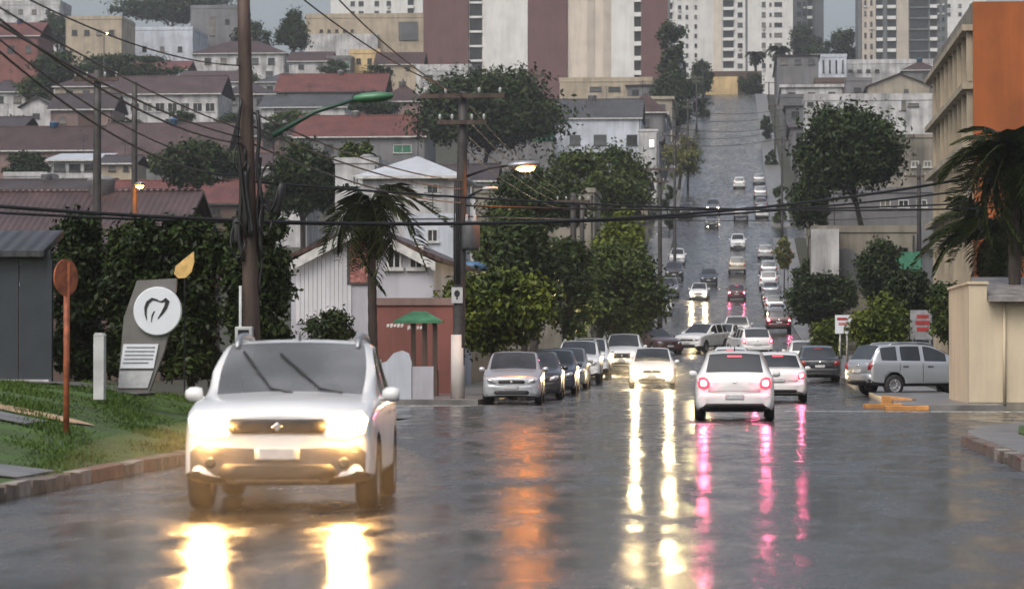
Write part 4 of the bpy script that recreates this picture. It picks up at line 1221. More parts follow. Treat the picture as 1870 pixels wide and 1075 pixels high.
def roof_solid(kind, x0, x1, y0, y1, ze, zr_, th=.16):
    mb = MB(); cx, cyy = (x0 + x1) / 2, (y0 + y1) / 2
    if kind == 'gx':
        mb.prism([(y0, ze), (cyy, zr_), (y1, ze), (y1, ze - th), (cyy, zr_ - th), (y0, ze - th)], 'x', x0, x1)
    elif kind == 'gy':
        mb.prism([(x0, ze), (x0, ze - th), (cx, zr_ - th), (x1, ze - th), (x1, ze), (cx, zr_)], 'y', y0, y1)
    elif kind in ('hip', 'pyr'):
        q = min((x1 - x0) / 2 - .05, (y1 - y0) / 2) if kind == 'hip' else (x1 - x0) / 2 - .05
        a = [(x0, y0, ze), (x1, y0, ze), (x1, y1, ze), (x0, y1, ze)]; r0, r1 = (x0 + q, cyy, zr_), (x1 - q, cyy, zr_)
        mb.quad(a[0], a[1], r1, r0); mb.quad(a[2], a[3], r0, r1); mb.quad(a[1], a[2], r1); mb.quad(a[3], a[0], r0)
        b = [(x, y, z - th) for x, y, z in a]
        for i in range(4): mb.quad(b[i], b[(i + 1) % 4], a[(i + 1) % 4], a[i])
        mb.quad(*reversed(b))
    elif kind == 'shed':
        mb.prism([(y0, ze), (y1, zr_), (y1, zr_ - th), (y0, ze - th)], 'x', x0, x1)
    else:
        c = .25
        for (a, b_, e, f) in ((x0, y0, x1, y0 + c), (x0, y1 - c, x1, y1), (x0, y0 + c, x0 + c, y1 - c), (x1 - c, y0 + c, x1, y1 - c)): mb.box(a, b_, ze - .02, e, f, zr_)
        mb.box(x0 + c, y0 + c, ze - .02, x1 - c, y1 - c, ze + .08)
    return mb
def house(label, u0, u1, ve, vr, y, dep, roof='hip', wall='white', rm='red', wins=(), over=.45, name='house', cat='house', group=None, rz=0, fr=None, base=None):
    a, b = P(u0, ve, y), P(u1, ve, y); cx = (a.x + b.x) / 2; hw = (b.x - a.x) / 2
    gz = zg(cx, y) if base is None else base
    ze = a.z - gz; zr_ = P(u0, vr, y + (dep / 2 if roof in ('gx', 'hip', 'pyr') else dep if roof == 'shed' else 0)).z - gz
    t = thing(name, label, cat, (cx, y, gz), rz, group)
    mb = MB()
    if roof == 'gy':
        mb.prism([(-hw, -2.5), (hw, -2.5), (hw, ze - .05), (0, zr_ - .12), (-hw, ze - .05)], 'y', 0, dep)
    else:
        mb.box(-hw, 0, -2.5, hw, dep, ze - .05)
    mb.build('wall', WALLS[wall], t)
    o = over if roof != 'flat' else .08
    r = roof_solid(roof, -hw - o, hw + o, -o, dep + o, ze + (0 if roof == 'flat' else .02), zr_).build('roof', WALLS[wall] if roof == 'flat' else ROOFS[rm], t)
    if roof in ('gx', 'hip') and y < 500:
        mb = MB(); q = 0 if roof == 'gx' else min(hw, dep / 2); mb.tube([(-hw - o + q + .1, dep / 2, zr_), (hw + o - q - .1, dep / 2, zr_)], .12, 6)
        if hw - q > .4: mb.build('ridge_tiles', ROOFS[rm], r, True)
    if roof != 'flat':
        mb = MB(); mb.box(-hw - o, -o - .03, ze - .19, hw + o, -o - .005, ze - .02)
        if roof not in ('gy',): mb.build('fascia', FRAME if wall != 'brown' else FRAMED, t)
    if cat == 'house' and y > 100:                          # roof clutter: tank, aerial, gutter and downpipe
        q = wrng.random(); xq = wrng.uniform(-.6, .6) * hw; yq = dep * .5; zq = max(ze, zr_) - (.1 if roof != 'flat' else .35)
        if q < .55 and roof != 'gy':
            mb = MB(); mb.lathe([(0, -.5), (.55, -.5), (.62, .55), (.66, .6), (.3, .78), (0, .8)], 14, Matrix.Translation((xq if roof == 'flat' else xq * .3, yq, zq)))
            mb.build('water_tank', wrng.choice((mat('blue water tank', (.05, .12, .22), .5), mat('grey water tank', (.22, .22, .22), .6))), r, True)
        if q > .3:
            xa_ = -xq * (.3 if roof != 'flat' else 1)
            mb = MB(); mb.tube([(xa_, yq, zq - .3), (xa_, yq, zq + 2.0)], .03, 5)
            for kz_ in (1.4, 1.65, 1.9): mb.tube([(xa_ - .5, yq, zq + kz_), (xa_ + .5, yq, zq + kz_)], .02, 4)
            mb.build('aerial', DARKM, r)
        mb = MB(); mb.tube([(hw - .15, -.06, -2), (hw - .15, -.06, ze - .2)], .06, 6); mb.build('downpipe', FRAMED, t)
    for wd in wins:
        u, v, w, h = wd[:4]; k = wd[4] if len(wd) > 4 else {}
        p = P(u, v, y)
        add_win(t, p.x - cx, p.z - gz, w * y / FPX, h * y / FPX, **k)
    return t
def row(u0, u1, n, v, w, h, **k): return [(u0 + (u1 - u0) * (i + .5) / n, v, w, h, k) for i in range(n)]
GH = 'hillside houses on the left'
D = dict(frame=FRAMED)
# --- near left
house('long low house with a huge brown pink tiled roof behind the dark gate', -60, 300, 468, 350, 118, 13, 'gx', 'brown', 'pink', row(0, 250, 4, 500, 30, 40))
gt = thing('garage_gate', 'dark blue grey panelled gate at the left end of the lawn', 'gate', (P(90, 600, 56).x, 56, .85))
GATE = mat('dark blue grey gate paint', (.022, .03, .038), .45, var=.2, scale=2)
for i in range(7):
    mb = MB(); mb.box(-.62 * (i + 1) + .012, 0, 0, -.62 * i - .012, .06, 2.45); mb.build('panel', GATE, gt)
mb = MB(); mb.box(-4.4, -.05, 2.45, .03, .1, 2.62); mb.box(-.03, -.05, -.2, .06, .1, 2.45); mb.build('frame', GATE, gt)
mb = MB(); mb.box(-4.4, -.3, -.25, .06, .12, .06); mb.build('sill', mat('pale concrete sill', (.4, .4, .39), .5), gt)
mb = MB(); mb.prism([(-.3, 2.62), (1.4, 3.1), (1.4, 2.95), (-.3, 2.5)], 'x', -4.4, -.05); mb.build('canopy', ROOFS['dark'], gt)
# white gabled house by the palm
wh = house('white gabled house with vertical boards behind the palm', 532, 792, 474, 408, 96, 14, 'gy', 'lilac', 'brown', (), over=.35)
cxw = wh.location.x
BOARD = plaster('pale board cladding', (.60, .60, .63), .25)
for i in range(13):
    u = 541 + i * 7.8; a = P(u, 590, 96); b = P(u + 7.2, 590, 96)
    zt = [P(q, 474 - 66 * (q - 532) / 130 + 7, 96).z - zr(96) for q in (u, u + 7.2)]
    mb = MB(); mb.prism([(a.x - cxw, a.z - zr(96)), (b.x - cxw, a.z - zr(96)), (b.x - cxw, zt[1]), (a.x - cxw, zt[0])], 'y', -.045, -.004); mb.build('board', BOARD, wh)
mb = MB()
arch = [(634, 520), (680, 520), (680, 445), (676, 432), (668, 425), (657, 422), (646, 425), (638, 432), (634, 445)]
mb.prism([(P(u, v, 96).x - cxw, P(u, v, 96).z - zr(96)) for u, v in arch], 'y', -.06, -.004); q = mb.build('arched_window', FRAMED, wh)
arch2 = [(640, 516), (674, 516), (674, 448), (668, 436), (657, 430), (646, 436), (640, 448)]
mb = MB(); mb.prism([(P(u, v, 96).x - cxw, P(u, v, 96).z - zr(96)) for u, v in arch2], 'y', -.075, -.061); mb.build('curtain', mat('red patterned curtain', (.30, .12, .10), .6, var=.6, scale=7), q)
mb = MB()
for (ua, va, ub, vb) in ((529, 478, 662, 408), (662, 408, 795, 478)):
    A_, B_ = P(ua, va, 95.6), P(ub, vb, 95.6)
    mb.quad((A_.x - cxw, -.4, A_.z - zr(96)), (B_.x - cxw, -.4, B_.z - zr(96)), (B_.x - cxw, -.4, B_.z - zr(96) - .32), (A_.x - cxw, -.4, A_.z - zr(96) - .32))
    mb.quad((A_.x - cxw, -.36, A_.z - zr(96)), (B_.x - cxw, -.36, B_.z - zr(96)), (B_.x - cxw, -.36, B_.z - zr(96) - .32), (A_.x - cxw, -.36, A_.z - zr(96) - .32))
    mb.quad((A_.x - cxw, -.4, A_.z - zr(96) - .32), (B_.x - cxw, -.4, B_.z - zr(96) - .32), (B_.x - cxw, -.36, B_.z - zr(96) - .32), (A_.x - cxw, -.36, A_.z - zr(96) - .32))
mb.build('barge_board', FRAME, wh)
for u in (720, 760): add_win(wh, P(u, 470, 96).x - cxw, P(u, 470, 96).z - zr(96), .5, .8)
# walls by the left side street
rw_ = thing('street_wall', 'brick red wall with white lettering beside the green kiosk', 'wall', (P(755, 640, 89).x, 89, 0))
mb = MB(); mb.box(-1.35, 0, -.2, 1.25, .25, P(0, 558, 89).z); mb.build('wall', WALLS['red'], rw_)
mb = MB(); mb.box(-1.4, -.06, P(0, 558, 89).z, 1.3, .31, P(0, 545, 89).z); mb.build('coping', WALLS['pink'], rw_)
LET = mat('white wall lettering', (.6, .58, .56), .6)
for i, (ua, ub, v) in enumerate(((706, 738, 594), (744, 772, 598))):       # two blurred white words
    a, b = P(ua, v - 6, 89), P(ub, v + 6, 89); n = 5
    for k in range(n):
        xa = a.x + (b.x - a.x) * k / n - rw_.location.x; w_ = (b.x - a.x) / n * .72
        mb = MB()
        zc_ = (a.z + b.z) / 2; hh_ = (.055, .075, .05, .07, .06)[(k + i) % 5]
        mb.prism([(xa, zc_ - hh_), (xa + w_ * .8, zc_ - hh_ * .8), (xa + w_ * 1.25, zc_ + hh_ * .2), (xa + w_, zc_ + hh_), (xa + w_ * .1, zc_ + hh_ * .7)], 'y', -.012, -.001)
        mb.build('smudged_letter', LET, rw_)
ki = thing('kiosk', 'small kiosk with a green tiled roof and dark timber posts', 'kiosk', (P(768, 640, 85).x, 85, 0))
GRN = mat('green roofing', (.05, .20, .10), .4, var=.25, scale=4)
za, zb_ = P(0, 570, 85).z, P(0, 586, 85).z
mb = roof_solid('hip', -.75, .65, -.5, .5, zb_, za + .02, .08); mb.build('roof', GRN, ki)
for x in (-.2, .14, .45):
    mb = MB(); mb.box(x - .07, -.2, -.1, x + .07, -.06, zb_); mb.build('post', WOOD, ki)
mb = MB(); mb.box(-.3, .3, -.1, .5, .45, .9); mb.build('counter', WALLS['brown'], ki)
lw = thing('low_wall', 'low white wall with a rounded top beside the side street', 'wall', (P(745, 750, 80).x, 80, 0))
mb = MB(); pr = [(-.75, -.2), (.1, -.2), (.1, 1.15), (.02, 1.42), (-.18, 1.5), (-.42, 1.42), (-.6, 1.2), (-.75, 1.15)]; mb.prism(pr, 'y', 0, .2); mb.build('wall', WALLS['blue'], lw)
mb = MB(); mb.box(-1.5, .02, -.2, -.77, .18, 1.25); mb.build('panel', WALLS['white'], lw)
mb = MB(); mb.box(.12, .02, -.2, .72, .18, 1.05); mb.build('panel', WALLS['lilac'], lw)
rl = thing('railing', 'pale metal railing before the white gabled house', 'railing', (P(612, 640, 84.5).x, 84.5, 0))
for i in range(8):
    mb = MB(); mb.tube([(-.5 + i * .14, 0, -.1), (-.5 + i * .14, 0, 1.05)], .014, 6); mb.build('bar', STEEL, rl, True)
for z in (.15, 1.05):
    mb = MB(); mb.tube([(-.53, 0, z), (.52, 0, z)], .02, 6); mb.build('rail', STEEL, rl, True)
# mid left
house('house with pale pyramid metal roof and white walls', 662, 836, 322, 286, 190, 9, 'hip', 'white', 'metal', [(716, 345, 22, 18), (790, 345, 22, 18)])
house('stepped white house corner left of the pyramid roof house', 612, 690, 298, 288, 200, 6, 'flat', 'white', 'red', [(650, 330, 14, 18)])
house('cream wall house between the whitewashed pole and dark tree', 868, 1085, 352, 344, 175, 8, 'flat', 'stone', 'red', [(1000, 395, 18, 26), (1055, 395, 18, 26), (925, 395, 16, 26)])
house('white flat house behind the slender palm crown', 740, 835, 398, 390, 150, 7, 'flat', 'blue', 'red', [(790, 430, 20, 24)])
house('pale low terrace behind the red wall', 690, 905, 505, 496, 112, 3, 'flat', 'cream', 'red', ())
house('white fronted house with two dark windows and grey roof', 1012, 1170, 216, 182, 395, 12, 'gx', 'blue', 'grey', [(1096, 256, 24, 20, D), (1154, 256, 20, 20, D), (1050, 256, 20, 18, D)], over=.3)
house('brown roofed house beside the white fronted one', 1142, 1212, 205, 170, 430, 9, 'hip', 'grey', 'brown', [(1180, 225, 12, 14, D)])
house('small white shed with a lit doorway near the hill street', 1166, 1202, 240, 236, 370, 4, 'flat', 'white', 'red', [(1190, 262, 8, 14, dict(pane=COOLL))])
gw = house('green clad fence wall beside the white fronted house', 956, 1013, 214, 212, 392, .4, 'flat', 'grey', 'red', ())
mb = MB(); mb.box(-2.1, -.08, P(0, 264, 392).z - zr(392), 2.1, -.01, P(0, 217, 392).z - zr(392)); mb.build('green_sheeting', SHUT['green'], gw)
house('long red roofed house with grey wall and pale green doors', 540, 778, 250, 212, 372, 12, 'gx', 'grey', 'red', [(735, 272, 34, 16, dict(pane=SHUT['green'])), (600, 270, 18, 14, D), (660, 270, 18, 14, D)])
house('dark grey roofed house below the upper red roof', 478, 632, 196, 174, 440, 10, 'gx', 'white', 'grey', [(508, 202, 14, 8, D)])
house('upper red roofed house under the cream block', 505, 700, 168, 136, 478, 11, 'gx', 'brown', 'red', [(560, 180, 14, 12, D), (640, 180, 14, 12, D)])
house('brick brown roofed house right of the upper red roof', 690, 775, 185, 155, 470, 10, 'hip', 'pink', 'brown', [(720, 200, 12, 12, D)])
house('white walled house with brown roof under the conifer', 528, 602, 112, 95, 555, 9, 'gx', 'white', 'brown', [(550, 122, 10, 8, D), (585, 122, 10, 8, D)])
house('yellow house beside green shuttered windows', 638, 694, 98, 90, 560, 8, 'flat', 'yellow', 'red', [(655, 112, 8, 10, D), (675, 112, 8, 10, D)])
house('low house with green shutters under the cream block', 596, 642, 108, 102, 556, 7, 'flat', 'grey', 'red', row(600, 640, 3, 120, 10, 14, pane=SHUT['green']))
house('brownish roofed cottage right of the yellow house', 686, 770, 118, 96, 552, 9, 'gx', 'cream', 'brown', [(710, 126, 8, 8, D), (745, 126, 8, 8, D)])
house('pale two storey house with brown hip roof by the brown pole', 352, 520, 98, 76, 560, 13, 'hip', 'white', 'brown', row(365, 510, 5, 112, 12, 12, frame=FRAMED) + row(365, 510, 4, 136, 14, 12, frame=FRAMED))
cb = house('large cream block with small dark windows and dark screen', 558, 778, 34, 26, 610, 20, 'flat', 'cream', 'red', row(580, 650, 5, 57, 6, 6, frame=FRAMED), name='commercial_block', cat='building')
mb = MB(); a, b = P(728, 74, 610), P(763, 40, 610); mb.box(a.x - cb.location.x, -.25, a.z - cb.location.z, b.x - cb.location.x, -.02, b.z - cb.location.z); mb.build('dark_screen', WALLS['dark'], cb)
mb = MB(); a, b = P(556, 132, 608), P(690, 62, 608); mb.box(a.x - cb.location.x, -2.2, a.z - cb.location.z, b.x - cb.location.x, -.02, b.z - cb.location.z); mb.build('white_annex', WALLS['white'], cb)
house('broad bluish white hillside block with few small windows', 205, 352, 56, 50, 625, 18, 'flat', 'blue', 'red', row(215, 345, 4, 90, 8, 10, frame=FRAMED), name='commercial_block', cat='building')
house('grey concrete hillside block with a tall dark slot', 348, 436, 16, 10, 645, 16, 'flat', 'grey', 'red', [(388, 48, 10, 36, D), (415, 40, 8, 10, D)], name='commercial_block', cat='building')
house('beige hillside block beside the far warm street lamp', 120, 222, 36, 30, 605, 14, 'flat', 'cream', 'red', row(125, 215, 4, 60, 10, 10, frame=FRAMED), name='commercial_block', cat='building')
house('red brick house with orange tiled roof at the hillside edge', -30, 70, 66, 42, 520, 12, 'gx', 'red', 'red', [(20, 90, 14, 14, D), (52, 90, 10, 14, D)])
house('pale upper hillside house with flat top behind cables', -20, 110, 10, 2, 700, 12, 'flat', 'white', 'red', row(0, 100, 4, 22, 9, 9, frame=FRAMED))
house('long veranda house with a row of glazed panels and white trim', 204, 400, 172, 140, 440, 12, 'gx', 'white', 'pink', row(212, 395, 8, 196, 18, 16, frame=FRAME))
house('white gable house left of the brown shuttered garage', 38, 96, 196, 176, 425, 9, 'gy', 'white', 'old', [(66, 212, 14, 10, D)])
sg_ = house('brown shuttered garage house on the hillside', 92, 205, 200, 172, 418, 9, 'gx', 'pink', 'old', [(160, 222, 36, 36, dict(pane=SHUT['brown'], frame=FRAMED)), (115, 220, 12, 14, D)])
house('wide brown roofed house below the garage house', -30, 185, 275, 232, 372, 12, 'gx', 'pink', 'brown', row(0, 170, 4, 288, 12, 10, frame=FRAMED))
house('purple brown roofed house below the veranda house', 182, 408, 292, 226, 366, 13, 'gx', 'grey', 'pink', row(200, 400, 5, 302, 12, 10, frame=FRAMED))
house('white veranda bungalow with a pale roof edge', 88, 182, 292, 280, 335, 8, 'shed', 'white', 'metal', row(95, 178, 3, 306, 22, 14, frame=FRAMED))
house('low white walled yard house beside dark shrubs', 8, 84, 322, 314, 322, 6, 'flat', 'white', 'red', row(12, 80, 3, 336, 14, 10, frame=FRAMED))
house('small cream house by the thin pole with orange lamp', 185, 245, 298, 284, 330, 7, 'gx', 'cream', 'old', [(205, 308, 12, 10, D), (230, 308, 10, 10, D)])
house('long red tiled roof house just above the clinic hedge', 180, 470, 372, 330, 280, 11, 'gx', 'brown', 'red', row(200, 460, 6, 386, 16, 14, frame=FRAMED))
house('white cubic annex on the long red tiled roof', 356, 400, 330, 326, 286, 3, 'flat', 'white', 'red', ())
house('old dark tiled house at the foot of the hillside', -40, 190, 362, 328, 292, 11, 'gx', 'white', 'old', row(-20, 180, 5, 378, 16, 14, frame=FRAMED))
# generic fill up the left slope, each set apart by colours and neighbours
fill = ((-60, 60, 168, 148, 455, 'hip', 'white', 'old', 'white house with old hip roof above the white gable house'), (100, 215, 158, 135, 465, 'hip', 'beige', 'brown', 'beige house with brown hip roof below the dark tree row'),
        (400, 500, 172, 150, 470, 'hip', 'grey', 'old', 'grey house with old hip roof beside the brown utility pole top'), (430, 545, 248, 226, 400, 'gx', 'pink', 'old', 'dull pink house under the clipped hedge'),
        (440, 560, 305, 280, 320, 'gx', 'white', 'brown', 'white brown-roofed house hidden behind the leafy tree'), (780, 900, 330, 300, 300, 'gx', 'white', 'old', 'white house in the shade of the huge spreading tree'),
        (845, 960, 225, 205, 405, 'hip', 'grey', 'brown', 'grey house behind the huge spreading tree'), (330, 440, 150, 130, 500, 'gx', 'white', 'pink', 'white house with pink roof below the two storey house'),
        (760, 860, 130, 118, 545, 'flat', 'white', 'red', 'white flat house at the foot of the brown tower'), (240, 340, 128, 112, 540, 'gx', 'white', 'red', 'white house with a red roof under the pale grey block'),
        (-60, 40, 232, 214, 400, 'gx', 'grey', 'old', 'grey house with a flat old roof at the hillside edge'), (470, 560, 150, 132, 505, 'hip', 'white', 'grey', 'white house with grey hip roof left of the upper red roof'))
for (u0, u1, ve, vr, y, k, wl_, rm, l) in fill:
    house(l, u0, u1, ve, vr, y, 10, k, wl_, rm, row(u0 + 12, u1 - 12, 3, ve + 90 * 50 / y + 4, 1.2 * FPX / y, 1.1 * FPX / y, frame=FRAMED), group=GH)
# rows of houses facing the hill street
ORD = ('first', 'second', 'third', 'fourth', 'fifth', 'sixth', 'seventh', 'eighth', 'ninth', 'tenth')
def along(side, ys, base_lab, cols, rms, x0):
    g = random.Random(11 + side)
    for i, (ya, yb) in enumerate(ys):
        d = g.uniform(8, 11); h = g.choice((3.2, 3.6, 6.2)); xa, xb = (x0 - d, x0) if side < 0 else (x0, x0 + d)
        cx = (xa + xb) / 2; gz = zr(ya)
        wl_, rm = cols[i % len(cols)], rms[i % len(rms)]
        nm = {'white': 'white', 'grey': 'grey', 'cream': 'cream', 'blue': 'bluish white', 'beige': 'beige', 'pink': 'dull pink', 'stone': 'stained stone', 'dark': 'dark grey'}[wl_]
        t = thing('house', '%s %s house %s' % (ORD[i], nm, base_lab), 'house', (cx, ya, gz), 0, 'houses facing the hill street')
        top = zr(yb) - gz + h * .72
        mb = MB(); mb.box(-d / 2, 0, -2, d / 2, yb - ya, top); mb.build('wall', WALLS[wl_], t)
        k = g.choice(('hip', 'gx', 'flat'))
        roof_solid(k, -d / 2 - .4, d / 2 + .4, -.4, yb - ya + .4, top + .02, top + (.5 if k == 'flat' else 1.7)).build('roof', ROOFS[rm] if k != 'flat' else WALLS[wl_], t)
        for q in range(3): add_win(t, -d / 2 + d * (q + .5) / 3, top - 1.4, 1.3, 1.1, frame=FRAMED)
        for q in range(3):
            yy = (yb - ya) * (q + .5) / 3; a_, b_ = win_mesh(1.3, 1.1, frame=FRAMED)
            o = put('window', a_, t, (-side * d / 2, yy, top - 1.5), R(90) * (1 if side < 0 else -1)); put('pane', b_, o)
along(-1, ((176, 194), (200, 222), (228, 250), (256, 280), (290, 322)), 'up the left side from the lower crossing', ('grey', 'white', 'stone', 'white', 'grey'), ('old', 'brown', 'grey', 'red', 'old'), -10.2)
along(-1, ((345, 362), (402, 425), (440, 470), (480, 512), (530, 560), (572, 604)), 'up the left side from the upper crossing', ('stone', 'grey', 'white', 'beige', 'grey', 'white'), ('old', 'brown', 'red', 'grey', 'old', 'brown'), -10.6)
along(1, ((215, 240), (250, 280), (290, 324)), 'up the right side from the lower crossing', ('grey', 'white', 'beige'), ('old', 'grey', 'brown'), 8.0)
along(1, ((345, 366), (374, 395), (420, 446), (460, 490), (505, 540), (556, 600)), 'up the right side from the upper crossing', ('white', 'grey', 'grey', 'dark', 'white', 'grey'), ('grey', 'old', 'brown', 'grey', 'red', 'old'), 8.2)
# --- right side
house('long white hillside wall building with small dark windows', 1470, 1712, 184, 172, 400, 10, 'flat', 'white', 'red', [(1480, 190, 12, 7, D), (1510, 190, 12, 7, D), (1650, 193, 8, 18, D), (1668, 192, 20, 7, D)], name='commercial_block', cat='building')
house('dark grey block left of the long white hillside building', 1424, 1474, 178, 172, 470, 10, 'flat', 'dark', 'red', row(1428, 1470, 2, 195, 10, 8))
house('low white block on the crest below the far towers', 1424, 1705, 118, 110, 640, 12, 'flat', 'white', 'red', row(1545, 1610, 4, 130, 8, 6, frame=FRAMED) + row(1430, 1480, 2, 124, 8, 6, frame=FRAMED), name='commercial_block', cat='building')
house('white cube standing on the crest block', 1482, 1546, 105, 99, 632, 7, 'flat', 'blue', 'red', row(1486, 1545, 5, 122, 3, 24, frame=FRAMED), name='commercial_block', cat='building')
house('beige gabled house with brown roof edge under the far towers', 1585, 1700, 158, 134, 520, 10, 'gy', 'beige', 'brown', [(1655, 166, 8, 6, D)])
house('brown fronted house between crest block and gabled house', 1488, 1545, 150, 142, 540, 8, 'flat', 'brown', 'red', [(1518, 160, 30, 10, dict(pane=SHUT['brown']))])
house('grey fronted house left of the beige gabled house', 1545, 1592, 148, 142, 530, 8, 'flat', 'grey', 'red', [(1566, 164, 14, 8, D)])
house('brown roofed house behind the beige gabled house', 1650, 1712, 128, 112, 580, 8, 'hip', 'grey', 'brown', [(1690, 138, 10, 8, D)])
house('plain grey block behind the great round tree', 1560, 1716, 252, 246, 262, 10, 'flat', 'stone', 'red', row(1660, 1705, 2, 300, 14, 12))
house('wide grey building behind the white arched house', 1500, 1716, 352, 342, 218, 8, 'flat', 'grey', 'red', row(1600, 1700, 3, 372, 20, 14))
ah = house('white arched house beside the trunk of the great tree', 1484, 1672, 424, 412, 182, 9, 'flat', 'stone', 'red', [(1500, 470, 14, 40, dict(pane=WALLS['grey'])), (1650, 462, 18, 20, D)])
mb = MB(); cxx = ah.location.x
ar = [(1516, 525), (1572, 525), (1572, 478), (1566, 464), (1556, 456), (1544, 453), (1532, 456), (1522, 464), (1516, 478)]
mb.prism([(P(u, v, 182).x - cxx, P(u, v, 182).z - zr(182)) for u, v in ar], 'y', -.1, -.01); mb.build('arched_gate', WALLS['dark'], ah)
mb = MB(); a, b = P(1606, 492, 181), P(1682, 458, 181); mb.prism([(0, b.z - zr(182)), (-1.6, a.z - zr(182)), (-1.55, a.z - zr(182) - .1), (0, b.z - zr(182) - .1)], 'x', a.x - cxx, b.x - cxx); mb.build('green_awning', SHUT['green'], ah)
mb = MB(); a, b = P(1482, 505, 180.5), P(1532, 418, 180.5); mb.box(a.x - cxx, -1.5, -1, b.x - cxx, -.02, b.z - zr(182)); mb.build('gate_pillar', WALLS['white'], ah)
# orange building: beige windowed front to the street, orange gable to us
ob = thing('apartment_building', 'tall building with a bright orange end wall and stained beige front', 'building', (P(1778, 500, 150).x, 150, zr(150)))
zt = P(1778, 4, 150).z - zr(150); Lb = 30.0
mb = MB(); mb.box(.14, .02, -1, 22, Lb, zt - .1); mb.build('core', WALLS['stone'], ob)
mb = MB(); mb.box(.0, -.16, -1, 22.1, .0, zt); mb.build('end_wall', WALLS['orange'], ob)
fl = 103 * 150 / FPX
zt2 = zt - .3
STAIN = plaster('stained beige band', (.52, .45, .33), .65)
for i in range(4):
    zc = P(0, 66 + i * 103.5, 150).z - zr(150)
    mb = MB(); mb.box(-.55, .03, zc - .16, .13, Lb, zc + .16); mb.build('cornice', WALLS['cream'], ob)
    mb = MB(); mb.box(-.02, .03, zc + .17, .135, Lb, (zc + 1.25 if i else zt)); mb.build('parapet_panel', STAIN if i else WALLS['stone'], ob)
    zw = zc - 1.15
    if i < 4:
        for k in range(9):
            a_, b_ = win_mesh(2.2, 1.5, mull=3)
            o = put('window', a_, ob, (.06, 2.0 + k * 3.2, zw), R(-90)); put('pane', b_, o)
            mb = MB(); mb.box(-.3, .35 + k * 3.2, zc - fl + .2 if i < 3 else -1, .13, .6 + k * 3.2, zc - .165); mb.build('fin', WALLS['cream'], ob)
# beige wall building on the corner
bw = thing('corner_building', 'low beige walled building on the corner with a grey roof edge', 'building', (P(1770, 700, 74.5).x, 74.5, 0))
hb = P(0, 522, 74.5).z
BEI = plaster('pale beige corner render', (.58, .49, .35), .22)
hl2 = P(0, 552, 74.5).z
mb = MB(); mb.box(0, 0, -.2, .46, 7, hb); mb.box(.462, .003, -.2, 14, 7, hl2); mb.build('wall', BEI, bw)
mb = MB(); mb.box(-.05, -.05, hb, .5, 7.05, hb + .07); mb.build('coping', BEI, bw)
mb = MB(); mb.prism([(-.45, hl2 - .02), (-.45, hl2 + .07), (5, hl2 + .75), (5, hl2 + .66)], 'x', .47, 14.2); mb.build('roof_slab', mat('grey fibre cement', (.20, .185, .175), .5, var=.4), bw)
mb = MB(); mb.box(-.03, -.05, -.2, 14, -.003, .16); mb.build('plinth', WALLS['stone'], bw)
mb = MB(); mb.tube([(.9, -.06, .1), (.9, -.06, hl2 - .05)], .04, 8); mb.build('downpipe', BEI, bw, True)

# --- towers
_bal = {}
def bal_mesh(w, h, slab=.9, col='tower_white'):
    k = (round(w, 1), round(h, 1), slab, col)
    if k in _bal: return _bal[k]
    a = MB(); w, h = k[0], k[1]
    a.box(-w / 2, -slab, -.12, w / 2, 0, .06); a.box(-w / 2, -slab, .06, w / 2, -slab + .1, .75 if slab > .5 else .3)
    a.box(-w / 2, -slab + .1, .06, -w / 2 + .1, 0, .75 if slab > .5 else .3); a.box(w / 2 - .1, -slab + .1, .06, w / 2, 0, .75 if slab > .5 else .3)
    b = MB(); b.box(-w / 2 + .05, -.03, .08, w / 2 - .05, .12, h - .2)
    for i in range(2): b.box(-w / 2 + w * (i + 1) / 3 - .04, -.07, .08, -w / 2 + w * (i + 1) / 3 + .04, -.031, h - .2)
    _bal[k] = (a.mesh('balcony', WALLS[col]), b.mesh('glazing', glass('dim tower glazing', (.03, .033, .036), .15)))
    return _bal[k]
def tower(label, u0, u1, vt, y, dep, fh, vref, vlow, cols, core, name='apartment_tower'):
    a, b = P(u0, 0, y), P(u1, 0, y); cx = (a.x + b.x) / 2; gz = zr(y)
    t = thing(name, label, 'tower', (cx, y, gz))
    top = P(0, vt, y).z - gz
    mb = MB(); mb.box(a.x - cx, 0, -3, b.x - cx, dep, top); mb.build('core', WALLS[core], t)
    mb = MB(); mb.box(a.x - cx - .1, -.1, top, b.x - cx + .1, dep + .1, top + .7); mb.build('roof_parapet', WALLS[core], t)
    z0 = P(0, vref, y).z - gz
    k0 = -int((z0 - (P(0, vlow, y).z - gz)) / fh); k1 = int((top - z0) / fh)
    for c in cols:
        xa, xb = P(c[1], 0, y).x - cx, P(c[2], 0, y).x - cx; xm = (xa + xb) / 2
        if c[0] == 'panel':
            pr_ = c[4]
            mb = MB(); mb.box(xa, -pr_, -3, xb, -.002, top + (.4 if pr_ > .3 else 0)); mb.build('facade_panel', WALLS[c[3]], t)
            continue
        pr_ = c[4] if len(c) > 4 else 0
        for k in range(k0, k1):
            z = z0 + k * fh
            if c[0] == 'win':
                o = add_win(t, xm, z + fh * .5, xb - xa, c[3], -pr_ - .01, frame=FRAMED)
                if wrng.random() < .22:
                    mb = MB(); mb.box(xm - .4, -pr_ - .45, z + fh * .5 - c[3] / 2 - .65, xm + .4, -pr_ - .01, z + fh * .5 - c[3] / 2 - .15); mb.build('air_conditioner', FRAME, t)
            elif c[0] == 'bal':
                m1, m2 = bal_mesh(xb - xa, fh, c[3], c[5] if len(c) > 5 else 'tower_white')
                o = put('balcony', m1, t, (xm, -pr_, z)); put('glazing', m2, o)
    return t
